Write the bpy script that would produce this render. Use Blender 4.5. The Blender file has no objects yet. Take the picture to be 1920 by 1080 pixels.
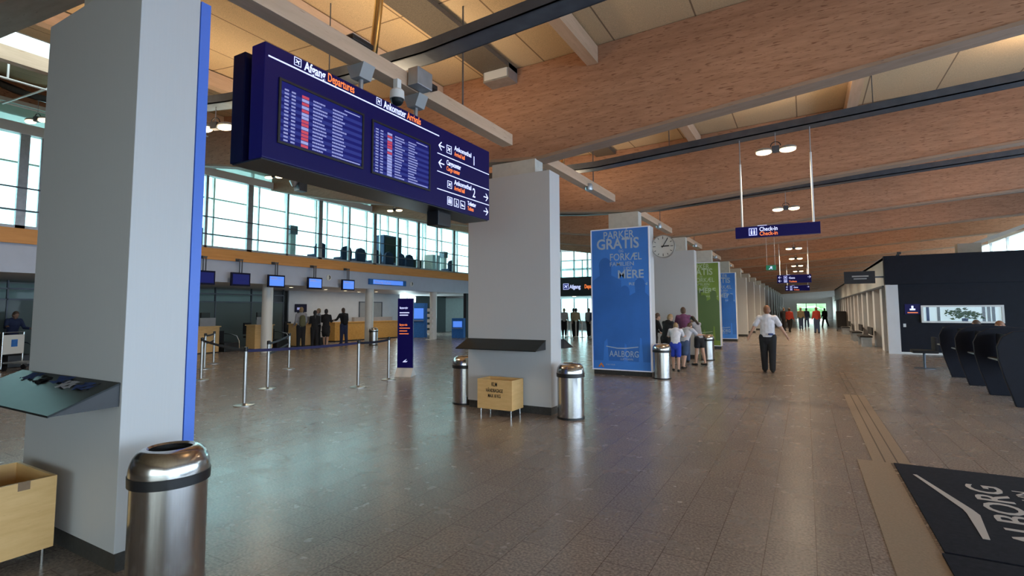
import bpy, bmesh, math, random
from mathutils import Vector, Matrix
random.seed(7)
C = bpy.context.scene.collection
S = bpy.context.scene
PI = math.pi
# ------------------------------------------------------------------ camera
F, YAW, PITCH, ROLL, CY, EYE = 967.47, 0.51586, 0.07329, -0.003635, 510.26, 1.62
fwd = Vector((-math.sin(YAW)*math.cos(PITCH), math.cos(YAW)*math.cos(PITCH), math.sin(PITCH)))
rt = Vector((math.cos(YAW), math.sin(YAW), 0)); up = rt.cross(fwd)
r2 = rt*math.cos(ROLL)+up*math.sin(ROLL); u2 = -rt*math.sin(ROLL)+up*math.cos(ROLL)
cam = bpy.data.objects.new('camera', bpy.data.cameras.new('camera')); C.objects.link(cam)
m = Matrix((r2, u2, -fwd)).transposed().to_4x4(); m.translation = (0, 0, EYE); cam.matrix_world = m
cam.data.sensor_width = 36; cam.data.lens = F/1920*36; cam.data.shift_y = (CY-540)/1920
cam.data.clip_start = .05; cam.data.clip_end = 500
S.camera = cam
# ------------------------------------------------------------------ world, light, exposure
S.view_settings.view_transform = 'Standard'; S.view_settings.look = 'None'
S.view_settings.gamma = 1; S.view_settings.exposure = 0.12; S.view_settings.use_curve_mapping = False
W = bpy.data.worlds.new('sky'); S.world = W; W.use_nodes = True
bg = W.node_tree.nodes['Background']; bg.inputs[0].default_value = (.80, .95, 1, 1); bg.inputs[1].default_value = 3.6
def lamp(name, kind, loc, power, col, rot=(0,0,0), size=None, spot=None):
    l = bpy.data.lights.new(name, kind); l.energy = power; l.color = col
    if kind == 'AREA':
        l.shape = 'RECTANGLE'; l.size, l.size_y = size
    elif size: l.shadow_soft_size = size
    if spot: l.spot_size = spot; l.spot_blend = .9
    o = bpy.data.objects.new(name, l); o.location = loc; o.rotation_euler = rot; C.objects.link(o); return o
# daylight through the glazed entrance side (right) and the gallery windows (left), plus an added fill behind the viewer
lamp('daylight_right', 'AREA', (10.3, 6, 1.9), 1600, (.60, .72, 1), (0, PI/2, 0), (3.4, 26))
lamp('fill_behind', 'AREA', (3, -8.4, 2.0), 90, (1, .90, .78), (PI/2, 0, 0), (10, 3.0))  # dim fill added for the ambient level, source unseen
lamp('daylight_gallery', 'AREA', (-24.6, 20, 5.6), 1050, (.80, .96, 1), (0, -PI/2, 0), (3.8, 34))
lamp('daylight_far_end', 'AREA', (1, 101.2, 1.9), 500, (.85, 1, .95), (-PI/2, 0, 0), (6, 2.6))

# ------------------------------------------------------------------ materials
M = {}
def nm(name):
    mt = bpy.data.materials.new(name); mt.use_nodes = True; M[name] = mt
    nt = mt.node_tree; return mt, nt, nt.nodes['Principled BSDF']
def mat(name, col, rough=.5, metal=0, emit=None, es=1, noise=0, scale=20, alpha=None, spec=None, coat=0):
    mt, nt, b = nm(name)
    b.inputs['Base Color'].default_value = (*col, 1); b.inputs['Roughness'].default_value = rough
    b.inputs['Metallic'].default_value = metal
    if spec is not None: b.inputs['Specular IOR Level'].default_value = spec
    if coat: b.inputs['Coat Weight'].default_value = coat; b.inputs['Coat Roughness'].default_value = .1
    if emit: b.inputs['Emission Color'].default_value = (*emit, 1); b.inputs['Emission Strength'].default_value = es
    if noise:
        tc = nt.nodes.new('ShaderNodeTexCoord'); n = nt.nodes.new('ShaderNodeTexNoise'); n.inputs['Scale'].default_value = scale
        n.inputs['Detail'].default_value = 5
        nt.links.new(tc.outputs['Object'], n.inputs['Vector'])
        r = ramp(nt, n.outputs['Fac'], [(.3, tuple(c*(1-noise) for c in col)), (.7, tuple(min(1, c*(1+noise)) for c in col))])
        nt.links.new(r.outputs[0], b.inputs['Base Color'])
    return mt
def ramp(nt, src, stops):
    r = nt.nodes.new('ShaderNodeValToRGB'); e = r.color_ramp.elements
    while len(e) < len(stops): e.new(.5)
    for i, (p, c) in enumerate(stops): e[i].position = p; e[i].color = (*c, 1)
    nt.links.new(src, r.inputs[0]); return r
def mapped(nt, scale, coord='Object'):
    tc = nt.nodes.new('ShaderNodeTexCoord'); mp = nt.nodes.new('ShaderNodeMapping'); mp.inputs['Scale'].default_value = scale
    nt.links.new(tc.outputs[coord], mp.inputs[0]); return mp.outputs[0]
def noise(nt, vec, scale, detail=4, rough=.6):
    n = nt.nodes.new('ShaderNodeTexNoise'); n.inputs['Scale'].default_value = scale; n.inputs['Detail'].default_value = detail
    n.inputs['Roughness'].default_value = rough; nt.links.new(vec, n.inputs['Vector']); return n.outputs['Fac']
def mix(nt, a, b, fac, mode='MIX'):
    x = nt.nodes.new('ShaderNodeMix'); x.data_type = 'RGBA'; x.blend_type = mode
    for s, v in ((x.inputs[0], fac), (x.inputs[6], a), (x.inputs[7], b)):
        if hasattr(v, 'node'): nt.links.new(v, s)
        else: s.default_value = v if isinstance(v, (int, float)) else (*v, 1)
    return x.outputs[2]
def wood(name, c1, c2, dark, stretch, rough=.55, sc=6, fleck=.62):
    mt, nt, b = nm(name)
    v = mapped(nt, stretch)
    a = ramp(nt, noise(nt, v, sc, 6), [(.3, c1), (.7, c2)]).outputs[0]
    f = ramp(nt, noise(nt, v, sc*3.2, 3, .5), [(fleck, (0, 0, 0)), (fleck+.08, (1, 1, 1))]).outputs[0]
    nt.links.new(mix(nt, a, dark, f), b.inputs['Base Color']); b.inputs['Roughness'].default_value = rough
    return mt
# floor of granite slabs laid along the hall
mt, nt, b = nm('granite')
v = mapped(nt, (1, 1, 1))
mp = nt.nodes.new('ShaderNodeMapping'); mp.inputs['Rotation'].default_value = (0, 0, PI/2); nt.links.new(v, mp.inputs[0])
br = nt.nodes.new('ShaderNodeTexBrick'); br.offset = .5
br.inputs['Scale'].default_value = 1; br.inputs['Brick Width'].default_value = .6; br.inputs['Row Height'].default_value = .3
br.inputs['Mortar Size'].default_value = .0035; br.inputs['Mortar Smooth'].default_value = .3; br.inputs['Bias'].default_value = 0
br.inputs['Color1'].default_value = (.228, .194, .174, 1); br.inputs['Color2'].default_value = (.256, .218, .196, 1); br.inputs['Mortar'].default_value = (.125, .10, .086, 1)
nt.links.new(mp.outputs[0], br.inputs['Vector'])
sp = ramp(nt, noise(nt, v, 55, 2, .5), [(.34, (.68, .66, .64)), (.5, (.97, .97, .97)), (.68, (1.34, 1.31, 1.28))]).outputs[0]
lg = ramp(nt, noise(nt, v, 1.1, 3), [(.3, (.94, .94, .95)), (.7, (1.05, 1.04, 1.02))]).outputs[0]
cc = mix(nt, mix(nt, br.outputs['Color'], sp, 1.0, 'MULTIPLY'), lg, 1.0, 'MULTIPLY')
nt.links.new(cc, b.inputs['Base Color'])
rr = ramp(nt, noise(nt, v, 3, 3), [(.3, (.235,)*3), (.7, (.285,)*3)]); nt.links.new(rr.outputs[0], b.inputs['Roughness'])
# LVL beams
wood('veneer_lumber', (.37, .185, .105), (.50, .265, .16), (.22, .09, .045), (.75, 1, 6), .6, 3, .58)
wood('pine', (.52, .36, .24), (.62, .44, .31), (.40, .25, .15), (8, .8, 8), .55, 2, .66)
wood('flange_wood', (.30, .20, .14), (.38, .26, .19), (.2, .12, .08), (1, 8, 8), .6, 2, .66)
wood('band_wood', (.72, .31, .075), (.82, .38, .11), (.58, .24, .06), (6, .6, 9), .45, 2, .7)
wood('plywood', (.70, .42, .16), (.80, .51, .22), (.55, .30, .10), (1.2, 1.2, 7), .5, 4, .7)
wood('counter_wood', (.66, .32, .06), (.80, .42, .10), (.48, .2, .04), (1.6, 1.6, 5), .45, 4, .62)
# wood-wool ceiling boards with seams
mt, nt, b = nm('ceiling_board')
v = mapped(nt, (1, 1, 1)); br = nt.nodes.new('ShaderNodeTexBrick'); br.offset = 0
br.inputs['Scale'].default_value = 1; br.inputs['Brick Width'].default_value = 1.2; br.inputs['Row Height'].default_value = 2.65
br.inputs['Mortar Size'].default_value = .012; br.inputs['Color1'].default_value = (.68, .50, .30, 1); br.inputs['Color2'].default_value = (.64, .47, .28, 1); br.inputs['Mortar'].default_value = (.26, .17, .10, 1)
nt.links.new(v, br.inputs['Vector'])
sp = ramp(nt, noise(nt, v, 90, 2), [(.35, (.8, .8, .8)), (.6, (1.05, 1.05, 1.05))]).outputs[0]
nt.links.new(mix(nt, br.outputs['Color'], sp, 1.0, 'MULTIPLY'), b.inputs['Base Color']); b.inputs['Roughness'].default_value = .9
# painted column
mt, nt, b = nm('column_paint')
v = mapped(nt, (40, 40, .8)); r = ramp(nt, noise(nt, v, 3, 2), [(.3, (.535, .535, .545)), (.7, (.548, .548, .558))])
nt.links.new(r.outputs[0], b.inputs['Base Color']); b.inputs['Roughness'].default_value = .45
# brushed steel
def steel(name, col, rough, st):
    mt, nt, b = nm(name)
    v = mapped(nt, st); r = ramp(nt, noise(nt, v, 4, 3), [(.3, tuple(c*.85 for c in col)), (.7, col)])
    nt.links.new(r.outputs[0], b.inputs['Base Color']); b.inputs['Metallic'].default_value = 1; b.inputs['Roughness'].default_value = rough
    b.inputs['Anisotropic'].default_value = .6
steel('brushed_steel', (.60, .58, .57), .19, (30, 30, .5))
steel('chrome', (.75, .75, .74), .15, (5, 5, 5))
steel('post_steel', (.50, .48, .46), .34, (20, 20, 1))
steel('brass_pipe', (.9, .72, .38), .18, (4, 4, 4))
mat('galvanised', (.42, .44, .46), .4, .7, noise=.12, scale=8)
mat('tray_metal', (.10, .115, .14), .45, .5, noise=.15, scale=6)
mat('mesh_panel', (.13, .105, .08), .7, .2, noise=.25, scale=60)
mat('white_metal', (.72, .72, .70), .4)
mat('white_paint', (.62, .63, .66), .5, noise=.03, scale=3)
mat('fascia_paint', (.50, .55, .68), .4, noise=.03, scale=3)
mat('grey_paint', (.33, .33, .33), .5, noise=.06, scale=4)
mat('pale_concrete', (.55, .53, .48), .6, noise=.06, scale=10)
mat('plinth_stone', (.05, .048, .045), .3, noise=.3, scale=40)
mat('black_plastic', (.012, .012, .014), .4, noise=.1, scale=12)
mat('black_glass', (.010, .014, .015), .42, spec=.22, noise=.2, scale=5)
mat('black_paint', (.011, .012, .017), .6, noise=.1, scale=6)
mat('dark_navy', (.006, .007, .014), .55, noise=.15, scale=6, spec=.2)
mat('sign_navy', (.004, .003, .042), .4, spec=.2, emit=(.01, .005, .2), es=.14)
mat('sign_navy_dark', (.004, .004, .03), .45, spec=.2)
mat('screen_blue', (.005, .006, .07), .2, emit=(.03, .035, .32), es=.25, spec=.2)
mat('screen_row', (.014, .02, .12), .2, emit=(.07, .09, .48), es=.26, spec=.2)
mat('screen_dim', (.006, .006, .05), .3, emit=(.02, .03, .3), es=.25, spec=.2)
mat('monitor_blue', (.02, .1, .5), .2, emit=(.09, .24, .80), es=.9)
mat('letter_white', (.7, .7, .8), .4, emit=(.55, .60, 1), es=.9)
mat('letter_orange', (.7, .18, .05), .4, emit=(1, .22, .05), es=.75)
mat('text_white', (.3, .3, .5), .4, emit=(.4, .42, .8), es=.26)
mat('text_red', (.5, .05, .05), .4, emit=(.65, .06, .16), es=.34)
mat('text_pale', (.3, .3, .5), .4, emit=(.42, .45, .9), es=.32)
mat('blue_edge', (.06, .16, .62), .4, emit=(.08, .2, .75), es=.08)
mat('poster_blue', (.06, .25, .80), .35, noise=.10, scale=1.2)
mat('poster_blue_dark', (.04, .175, .60), .35, noise=.1, scale=1.5)
mat('poster_blue_light', (.09, .32, .72), .35)
mat('poster_text', (.42, .54, .72), .5)
mat('poster_green', (.22, .33, .06), .35, noise=.15, scale=1.2)
mat('poster_green_dark', (.12, .19, .07), .35)
mat('poster_green_text', (.48, .58, .38), .5)
mat('lit_edge', (.7, .72, .8), .4, emit=(.75, .8, 1), es=.12)
mat('lamp_glow', (1, .9, .7), .4, emit=(1, .78, .46), es=4)
mat('downlight_glow', (1, .9, .7), .4, emit=(1, .85, .55), es=7)
mat('clock_face', (.62, .60, .54), .5)
mat('clock_rim', (.35, .34, .32), .4, .5)
mat('mat_fabric', (.013, .013, .019), .95, spec=.15, noise=.25, scale=30)
mat('mat_print', (.42, .38, .36), .8)
mat('tactile_stone', (.24, .18, .13), .5, noise=.14, scale=60)
mat('groove', (.09, .065, .05), .7)
mat('belt_navy', (.012, .012, .085), .6)
mat('belt_black', (.01, .012, .03), .6)
mat('exit_green', (.01, .12, .05), .4, emit=(.02, .22, .12), es=.4)
mat('skin', (.52, .30, .21), .5)
mat('skin_dark', (.34, .19, .13), .5)
mat('hair_brown', (.09, .05, .03), .6)
mat('hair_red', (.22, .09, .04), .6)
mat('hair_black', (.012, .01, .01), .5)
mat('hair_fair', (.30, .20, .10), .6)
for n, c in dict(shirt_white=(.68, .66, .70), cloth_black=(.012, .012, .015), cloth_blue=(.02, .05, .42), cloth_denim=(.05, .08, .16), cloth_plum=(.16, .05, .12), cloth_olive=(.11, .11, .06), cloth_grey=(.30, .30, .33), cloth_red=(.45, .05, .03), cloth_khaki=(.35, .28, .17), cloth_stripe=(.5, .5, .55), cloth_navy=(.02, .03, .08), leaf_green=(.04, .09, .03), orange=(.7, .22, .04), kiosk_blue=(.03, .16, .50), paper=(.75, .75, .76), leaflet_blue=(.05, .08, .22), outdoor_green=(.50, .72, .42), outdoor_grey=(.35, .38, .38), shoe=(.015, .013, .012), facing_brown=(.28, .18, .11)).items():
    mat(n, c, .85, noise=.12, scale=14)
def glassmat(name, tint, refl=.1, opacity=0, col=(.5, .7, .7)):
    mt = bpy.data.materials.new(name); mt.use_nodes = True; M[name] = mt; nt = mt.node_tree
    for n in list(nt.nodes):
        if n.type != 'OUTPUT_MATERIAL': nt.nodes.remove(n)
    out = nt.nodes[0]; t = nt.nodes.new('ShaderNodeBsdfTransparent'); t.inputs[0].default_value = (*tint, 1)
    g = nt.nodes.new('ShaderNodeBsdfGlossy'); g.inputs['Roughness'].default_value = .05
    fr = nt.nodes.new('ShaderNodeFresnel'); fr.inputs[0].default_value = 1.3
    x = nt.nodes.new('ShaderNodeMixShader'); ge = nt.nodes.new('ShaderNodeNewGeometry'); mu = nt.nodes.new('ShaderNodeMath'); mu.operation = 'MULTIPLY'; iv = nt.nodes.new('ShaderNodeMath'); iv.operation = 'SUBTRACT'; iv.inputs[0].default_value = 1
    nt.links.new(ge.outputs['Backfacing'], iv.inputs[1]); nt.links.new(iv.outputs[0], mu.inputs[0]); nt.links.new(fr.outputs[0], mu.inputs[1])
    nt.links.new(mu.outputs[0], x.inputs[0]); nt.links.new(t.outputs[0], x.inputs[1]); nt.links.new(g.outputs[0], x.inputs[2])
    last = x.outputs[0]
    if opacity:
        d = nt.nodes.new('ShaderNodeBsdfDiffuse'); d.inputs[0].default_value = (*col, 1)
        y = nt.nodes.new('ShaderNodeMixShader'); y.inputs[0].default_value = opacity
        nt.links.new(last, y.inputs[1]); nt.links.new(d.outputs[0], y.inputs[2]); last = y.outputs[0]
    nt.links.new(last, out.inputs[0])
glassmat('glass', (.80, .97, .97)); glassmat('glass_clear', (.93, .97, .97))
glassmat('glass_frosted', (.5, .62, .6), opacity=.55, col=(.20, .24, .23)); glassmat('glass_green', (.7, .88, .85), opacity=.5, col=(.60, .76, .72))

# ------------------------------------------------------------------ mesh helpers
def BM(): return bmesh.new()
def box(bm, x0, x1, y0, y1, z0, z1):
    v = [bm.verts.new(p) for p in ((x0,y0,z0),(x1,y0,z0),(x1,y1,z0),(x0,y1,z0),(x0,y0,z1),(x1,y0,z1),(x1,y1,z1),(x0,y1,z1))]
    for f in ((0,3,2,1),(4,5,6,7),(0,1,5,4),(1,2,6,5),(2,3,7,6),(3,0,4,7)): bm.faces.new([v[i] for i in f])
    return bm
def bx(*a): return box(BM(), *a)
def bev(bm, w=.005, seg=2):
    bmesh.ops.bevel(bm, geom=list(bm.edges), offset=w, segments=seg, affect='EDGES', profile=.7, clamp_overlap=True); return bm
def lathe(prof, n=48, bm=None, c=(0,0,0)):
    bm = bm or BM(); rings = []
    for r, z in prof:
        rings.append([bm.verts.new((c[0]+r*math.cos(2*PI*i/n), c[1]+r*math.sin(2*PI*i/n), c[2]+z)) for i in range(n)] if r > 1e-6 else [bm.verts.new((c[0], c[1], c[2]+z))])
    for a, b in zip(rings, rings[1:]):
        for i in range(n):
            j = (i+1) % n
            if len(a) == 1 and len(b) == 1: continue
            if len(a) == 1: bm.faces.new((a[0], b[j], b[i]))
            elif len(b) == 1: bm.faces.new((a[i], a[j], b[0]))
            else: bm.faces.new((a[i], a[j], b[j], b[i]))
    return bm
def tube(pts, r, n=12, bm=None):
    bm = bm or BM(); pts = [Vector(p) for p in pts]; rings = []
    for i, p in enumerate(pts):
        d = (pts[min(i+1, len(pts)-1)]-pts[max(i-1, 0)]).normalized()
        a = d.orthogonal().normalized() if i == 0 else (a-d*a.dot(d)).normalized()
        b = d.cross(a); rad = r[i] if isinstance(r, (list, tuple)) else r
        rings.append([bm.verts.new(p+a*rad*math.cos(2*PI*k/n)+b*rad*math.sin(2*PI*k/n)) for k in range(n)])
    for u, w in zip(rings, rings[1:]):
        for k in range(n): bm.faces.new((u[k], u[(k+1) % n], w[(k+1) % n], w[k]))
    bm.faces.new(rings[0][::-1]); bm.faces.new(rings[-1]); return bm
def prism(poly, axis, a0, a1, bm=None):
    bm = bm or BM()
    def P(p, a): return {'x': (a, p[0], p[1]), 'y': (p[0], a, p[1]), 'z': (p[0], p[1], a)}[axis]
    A = [bm.verts.new(P(p, a0)) for p in poly]; B = [bm.verts.new(P(p, a1)) for p in poly]; n = len(poly)
    bm.faces.new(A); bm.faces.new(B[::-1])
    for i in range(n): bm.faces.new((A[i], B[i], B[(i+1) % n], A[(i+1) % n]))
    bmesh.ops.recalc_face_normals(bm, faces=bm.faces); return bm
def obj(name, bm, m, parent=None, smooth=False, label=None):
    me = bpy.data.meshes.new(name); bmesh.ops.recalc_face_normals(bm, faces=bm.faces); bm.to_mesh(me); bm.free()
    me.materials.append(M[m] if isinstance(m, str) else m)
    if smooth:
        for p in me.polygons: p.use_smooth = True
        try: me.set_sharp_from_angle(angle=math.radians(40))
        except Exception: pass
    o = bpy.data.objects.new(name, me); C.objects.link(o)
    if parent: o.parent = parent
    if label: o['label'] = label
    return o
def tag(o, label, cat, group=None, kind=None):
    o['label'] = label; o['category'] = cat
    if group: o['group'] = group
    if kind: o['kind'] = kind
    return o
def thing(name, label, cat, loc=(0,0,0), rz=0, group=None):
    o = bpy.data.objects.new(name, None); C.objects.link(o); o.location = loc; o.rotation_euler = (0,0,rz); o.empty_display_size = .1
    return tag(o, label, cat, group)
def struct(name, bm, m, parent=None, smooth=False):
    o = obj(name, bm, m, parent, smooth)
    if not parent: o['kind'] = 'structure'
    return o
def dup(root, loc=None, rz=None, label=None):
    r = root.copy(); C.objects.link(r)
    if loc is not None: r.location = loc
    if rz is not None: r.rotation_euler = (0,0,rz)
    if label: r['label'] = label
    for ch in list(root.children):
        c = ch.copy(); C.objects.link(c); c.parent = r
        for g in list(ch.children):
            d = g.copy(); C.objects.link(d); d.parent = c
    return r
def text(body, size, m, parent, loc, rot, name='lettering', bold=.0, sx=1, align='LEFT', width=None):
    cu = bpy.data.curves.new('t', 'FONT'); cu.body = body; cu.size = size; cu.offset = bold*size; cu.extrude = .001; cu.align_x = align; cu.resolution_u = 3
    o = bpy.data.objects.new('t', cu); C.objects.link(o)
    bpy.context.view_layer.update()
    me = bpy.data.meshes.new_from_object(o.evaluated_get(bpy.context.evaluated_depsgraph_get()))
    bpy.data.objects.remove(o); me.name = name; me.materials.clear(); me.materials.append(M[m])
    q = bpy.data.objects.new(name, me); C.objects.link(q); q.parent = parent; q.location = loc; q.rotation_euler = rot; q.scale = (sx, 1, 1)
    if width: q.scale = (width/max(v.co.x for v in me.vertices), 1, 1)
    return q
EAST = (PI/2, 0, PI/2)      # lettering read from the concourse side (+x)
SOUTH = (PI/2, 0, 0)        # lettering read from the viewer's side (-y)
ORD = ['first','second','third','fourth','fifth','sixth','seventh','eighth','ninth','tenth','eleventh','twelfth','thirteenth','fourteenth','fifteenth','sixteenth','seventeenth','eighteenth','nineteenth','twentieth']

# ------------------------------------------------------------------ roof profile
def zb(x, s=.1):           # underside of the big beams
    d = x+3.7
    return 4.12+.085*-d+.005*d*d if d < 0 else 4.12+s*d
def zc(x):                 # ceiling
    d = x+3.7
    return 5.72+.010*d*d if d < 0 else 5.72+.03*d
BEAMS = [1.7, 7.55, 12.8, 18.1, 23.2, 28.6] + [33.9+5.3*i for i in range(13)]
XS = [-24, -22, -20, -18, -16, -14.6, -13.2, -11.3, -9, -7.5, -6, -4.8, -3.7, -2, 0, 2, 4, 6, 8, 10]
# ------------------------------------------------------------------ structure
struct('floor', bx(-24.2, 10.2, -8.2, 100.5, -.2, 0), 'granite')
bm = BM()
YS = [-8.2, 2.2, 5.0, 30, 60, 100.5]
for a, b2 in zip(XS, XS[1:]):
    for y0, y1 in zip(YS, YS[1:]):
        if -13.2 < (a+b2)/2 < -11.3 and y0 == 2.2: continue
        vs = [bm.verts.new(p) for p in ((a, y0, zc(a)), (b2, y0, zc(b2)), (b2, y1, zc(b2)), (a, y1, zc(a)), (a, y0, zc(a)+.3), (b2, y0, zc(b2)+.3), (b2, y1, zc(b2)+.3), (a, y1, zc(a)+.3))]
        for f in ((0,1,2,3),(7,6,5,4),(0,4,5,1),(1,5,6,2),(2,6,7,3),(3,7,4,0)): bm.faces.new([vs[i] for i in f])
struct('ceiling', bm, 'ceiling_board')
sk = struct('window_1', prism([(-13.25, zc(-13.2)+.32), (-11.25, zc(-11.3)+.32), (-11.25, zc(-11.3)+.35), (-13.25, zc(-13.2)+.35)], 'y', 2.15, 5.05), 'glass_clear')
bm = BM()
for x in (-13.22, -11.28): prism([(x-.05, zc(x)), (x+.05, zc(x)), (x+.05, zc(x)+.31), (x-.05, zc(x)+.31)], 'y', 2.2, 5.0, bm)
obj('skylight_frame', bm, 'white_metal', sk)
# left side: gallery over the check-in desks
struct('wall_left', bx(-24.2, -24, -8.2, 26.6, 0, 3.4), 'grey_paint')
struct('wall_left', bx(-24.2, -24, 28.6, 32, 0, 3.4), 'black_paint')  # black colour stands in for the dark opening beside the exit
struct('wall_left', bx(-24.2, -24, -8.2, 40, 8.6, 9.9), 'grey_paint')
struct('wall_left', bx(-24.2, -24, -8.2, 2.2, 3.4, 8.6), 'grey_paint')
struct('wall_left', bx(-24.2, -24, 32, 40, 0, 3.4), 'grey_paint')
struct('gallery_floor', bx(-24.2, -18.05, -8.2, 32, 2.65, 3.75), 'white_paint')
struct('wall_gallery_front', bx(-18.05, -18.0, -8.2, 32, 2.65, 3.42), 'fascia_paint')
struct('trim_1', bev(bx(-18.1, -17.93, -8.2, 32, 3.42, 3.82), .01), 'band_wood')
# gallery glazing facing the hall
MULL = [(-6+1.62*i) for i in range(24)]
w = struct('window_2', bx(-18.03, -18.01, -8.2, 32, 3.82, 6.35), 'glass')
bm = BM()
for i, y in enumerate(MULL):
    ww = .10 if i % 2 else .045
    box(bm, -18.08, -17.98, y-ww, y+ww, 3.82, 6.35)
    if i % 2: box(bm, -18.06, -17.99, y+.34, y+.38, 3.82, 6.35)
box(bm, -18.08, -17.98, -8.2, 32, 3.82, 3.90)
obj('window_frame', bm, 'galvanised', w)
bm = BM()
for z in (4.30, 4.90): box(bm, -17.97, -17.93, -8.2, 32, z-.018, z+.018)
obj('guard_rail', bm, 'tray_metal', w)
struct('trim_2', bx(-18.15, -17.9, -8.2, 32, 6.35, 6.62), 'white_metal')
w = struct('window_3', bx(-18.03, -18.0, -8.2, 32, 6.62, 7.12), 'glass_green')
bm = BM()
for y in MULL[::2]: box(bm, -18.06, -17.98, y-.03, y+.03, 6.62, 7.12)
obj('window_frame', bm, 'galvanised', w)
struct('wall_gallery_top', bx(-18.2, -18.0, -8.2, 32, 7.2, 8.6), 'veneer_lumber')
struct('trim_5', bx(-18.2, -17.95, -8.2, 32, 7.12, 7.22), 'white_metal')
# outer gallery windows
w = struct('window_4', bx(-24.12, -24.09, 2.2, 40, 3.4, 8.6), 'glass_clear')
bm = BM()
for i in range(5, 25):
    y = -7.5+1.95*i; box(bm, -24.18, -24.02, y-.04, y+.04, 3.4, 8.6)
for z in (3.8, 5.2, 6.9): box(bm, -24.16, -24.04, 2.2, 40, z-.03, z+.03)
obj('window_frame', bm, 'galvanised', w)
# glazed exit under the gallery
w = struct('door_1', bx(-24.12, -24.08, 26.6, 28.6, 0, 2.6), 'glass_clear')
bm = BM()
for y in (26.64, 27.6, 28.56): box(bm, -24.16, -24.04, y-.04, y+.04, 0, 2.6)
box(bm, -24.16, -24.04, 26.6, 28.6, .0, .1); box(bm, -24.16, -24.04, 26.6, 28.6, 2.1, 2.2)
obj('door_frame', bm, 'galvanised', w)
lamp('daylight_exit', 'AREA', (-24.6, 27.6, 1.35), 260, (.8, .97, 1), (0, -PI/2, 0), (2.4, 1.9))
# end of the check-in hall: portal wall with glass balcony
struct('wall_portal', bx(-18.0, -6.2, 31.9, 32.1, 2.53, 3.8), 'black_paint')
struct('gallery_floor', bx(-24.2, -6.2, 32.1, 40, 2.53, 3.75), 'white_paint')
w = struct('window_5', bx(-18.0, -6.2, 31.98, 32.0, 3.8, 4.9), 'glass')
bm = BM(); box(bm, -18, -6.2, 31.95, 32.03, 4.88, 4.94)
for i in range(8): box(bm, -17.6+1.6*i, -17.56+1.6*i, 31.95, 32.03, 3.8, 4.9)
obj('guard_rail', bm, 'galvanised', w)
struct('wall_portal', bx(-24.2, -6.2, 40, 40.2, 0, .7), 'grey_paint')
w = struct('window_6', bx(-24.2, -6.2, 40.05, 40.1, .7, 9), 'glass')
bm = BM()
for i in range(15): box(bm, -24+1.2*i, -23.9+1.2*i, 40, 40.16, .7, 9)
for z in (2.6, 5.0, 6.6): box(bm, -24.2, -6.2, 40, 40.16, z-.08, z+.08)
obj('window_frame', bm, 'galvanised', w)
lamp('daylight_portal', 'AREA', (-14, 40.6, 1.7), 420, (.75, .93, 1), (-PI/2, 0, 0), (16, 1.8))
struct('wall_far_left', bx(-6.4, -6.2, 40, 100.5, 0, 6), 'white_paint')
struct('wall_far_left', bx(-6.4, -6.2, 32.1, 40, 0, 6.2), 'white_paint')
# right side
struct('wall_right', bx(10, 10.2, -8.2, 24, 0, .25), 'grey_paint')
struct('wall_right', bx(10, 10.2, -8.2, 24, 3.5, 6.6), 'white_paint')
struct('wall_right', bx(10, 10.2, 24, 100.5, 5.6, 6.6), 'white_paint')
w = struct('window_14', bx(10.08, 10.1, 24, 100.5, 3.5, 5.6), 'glass_clear')
bm = BM()
for i in range(26): box(bm, 10.02, 10.14, 24+3*i-.04, 24+3*i+.04, 3.5, 5.6)
obj('window_frame', bm, 'galvanised', w)
lamp('daylight_clerestory', 'AREA', (10.3, 60, 4.5), 900, (.85, .93, 1), (0, PI/2, 0), (1.9, 70))
w = struct('window_7', bx(10.08, 10.1, -8.2, 20, .25, 3.5), 'glass_clear')
bm = BM()
for i in range(15): box(bm, 10.02, 10.14, -8+2*i-.04, -8+2*i+.04, .25, 3.5)
obj('window_frame', bm, 'galvanised', w)
struct('wall_right', bx(10, 10.2, 20, 100.5, 0, 3.5), 'white_paint')
# front behind the viewer
struct('wall_behind', bx(-24.2, 10.2, -8.3, -8.2, 3.5, 9.9), 'facing_brown')
struct('wall_behind', bx(-24.2, -2, -8.3, -8.2, 0, 3.5), 'facing_brown')
w = struct('window_8', bx(-2, 10.2, -8.27, -8.25, 0, 3.5), 'glass_clear')  # unseen glazing put in for the fill light, width set by its effect
bm = BM()
for i in range(7): box(bm, -2+2*i-.04, -2+2*i+.04, -8.3, -8.2, 0, 3.5)
obj('window_frame', bm, 'galvanised', w)
# dark block on the right and the corridor wall beyond it
struct('wall_dark_block', bx(2.75, 10, 23.2, 23.4, 0, 2.5), 'dark_navy')
struct('wall_dark_block', bx(2.56, 10, 23.1, 23.4, 2.5, 3.54), 'dark_navy')
struct('ceiling_dark_block', bx(2.56, 10, 23.4, 60, 3.4, 3.52), 'white_paint')
struct('trim_3', bx(2.57, 2.93, 23.08, 23.25, 0, 2.48), 'white_paint')
struct('baseboard_right', bx(2.94, 10, 23.17, 23.2, 0, .07), 'white_metal')
struct('wall_corridor', bx(2.56, 2.70, 23.4, 60, 2.45, 3.5), 'white_metal')
struct('trim_4', bx(2.50, 2.56, 23.4, 60, 2.40, 2.47), 'tray_metal')
struct('wall_corridor', bx(3.4, 3.55, 23.4, 60, 0, 2.45), 'grey_paint')
for i in range(14):
    y = 24.7+2.6*i
    tag(obj('pilaster', bx(2.58, 3.4, y-.32, y+.32, 0, 2.45), 'white_paint'), 'pale wall pier between dark bays, %s beyond the dark block' % ORD[i], 'wall pier', 'piers along the right corridor wall')
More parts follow.
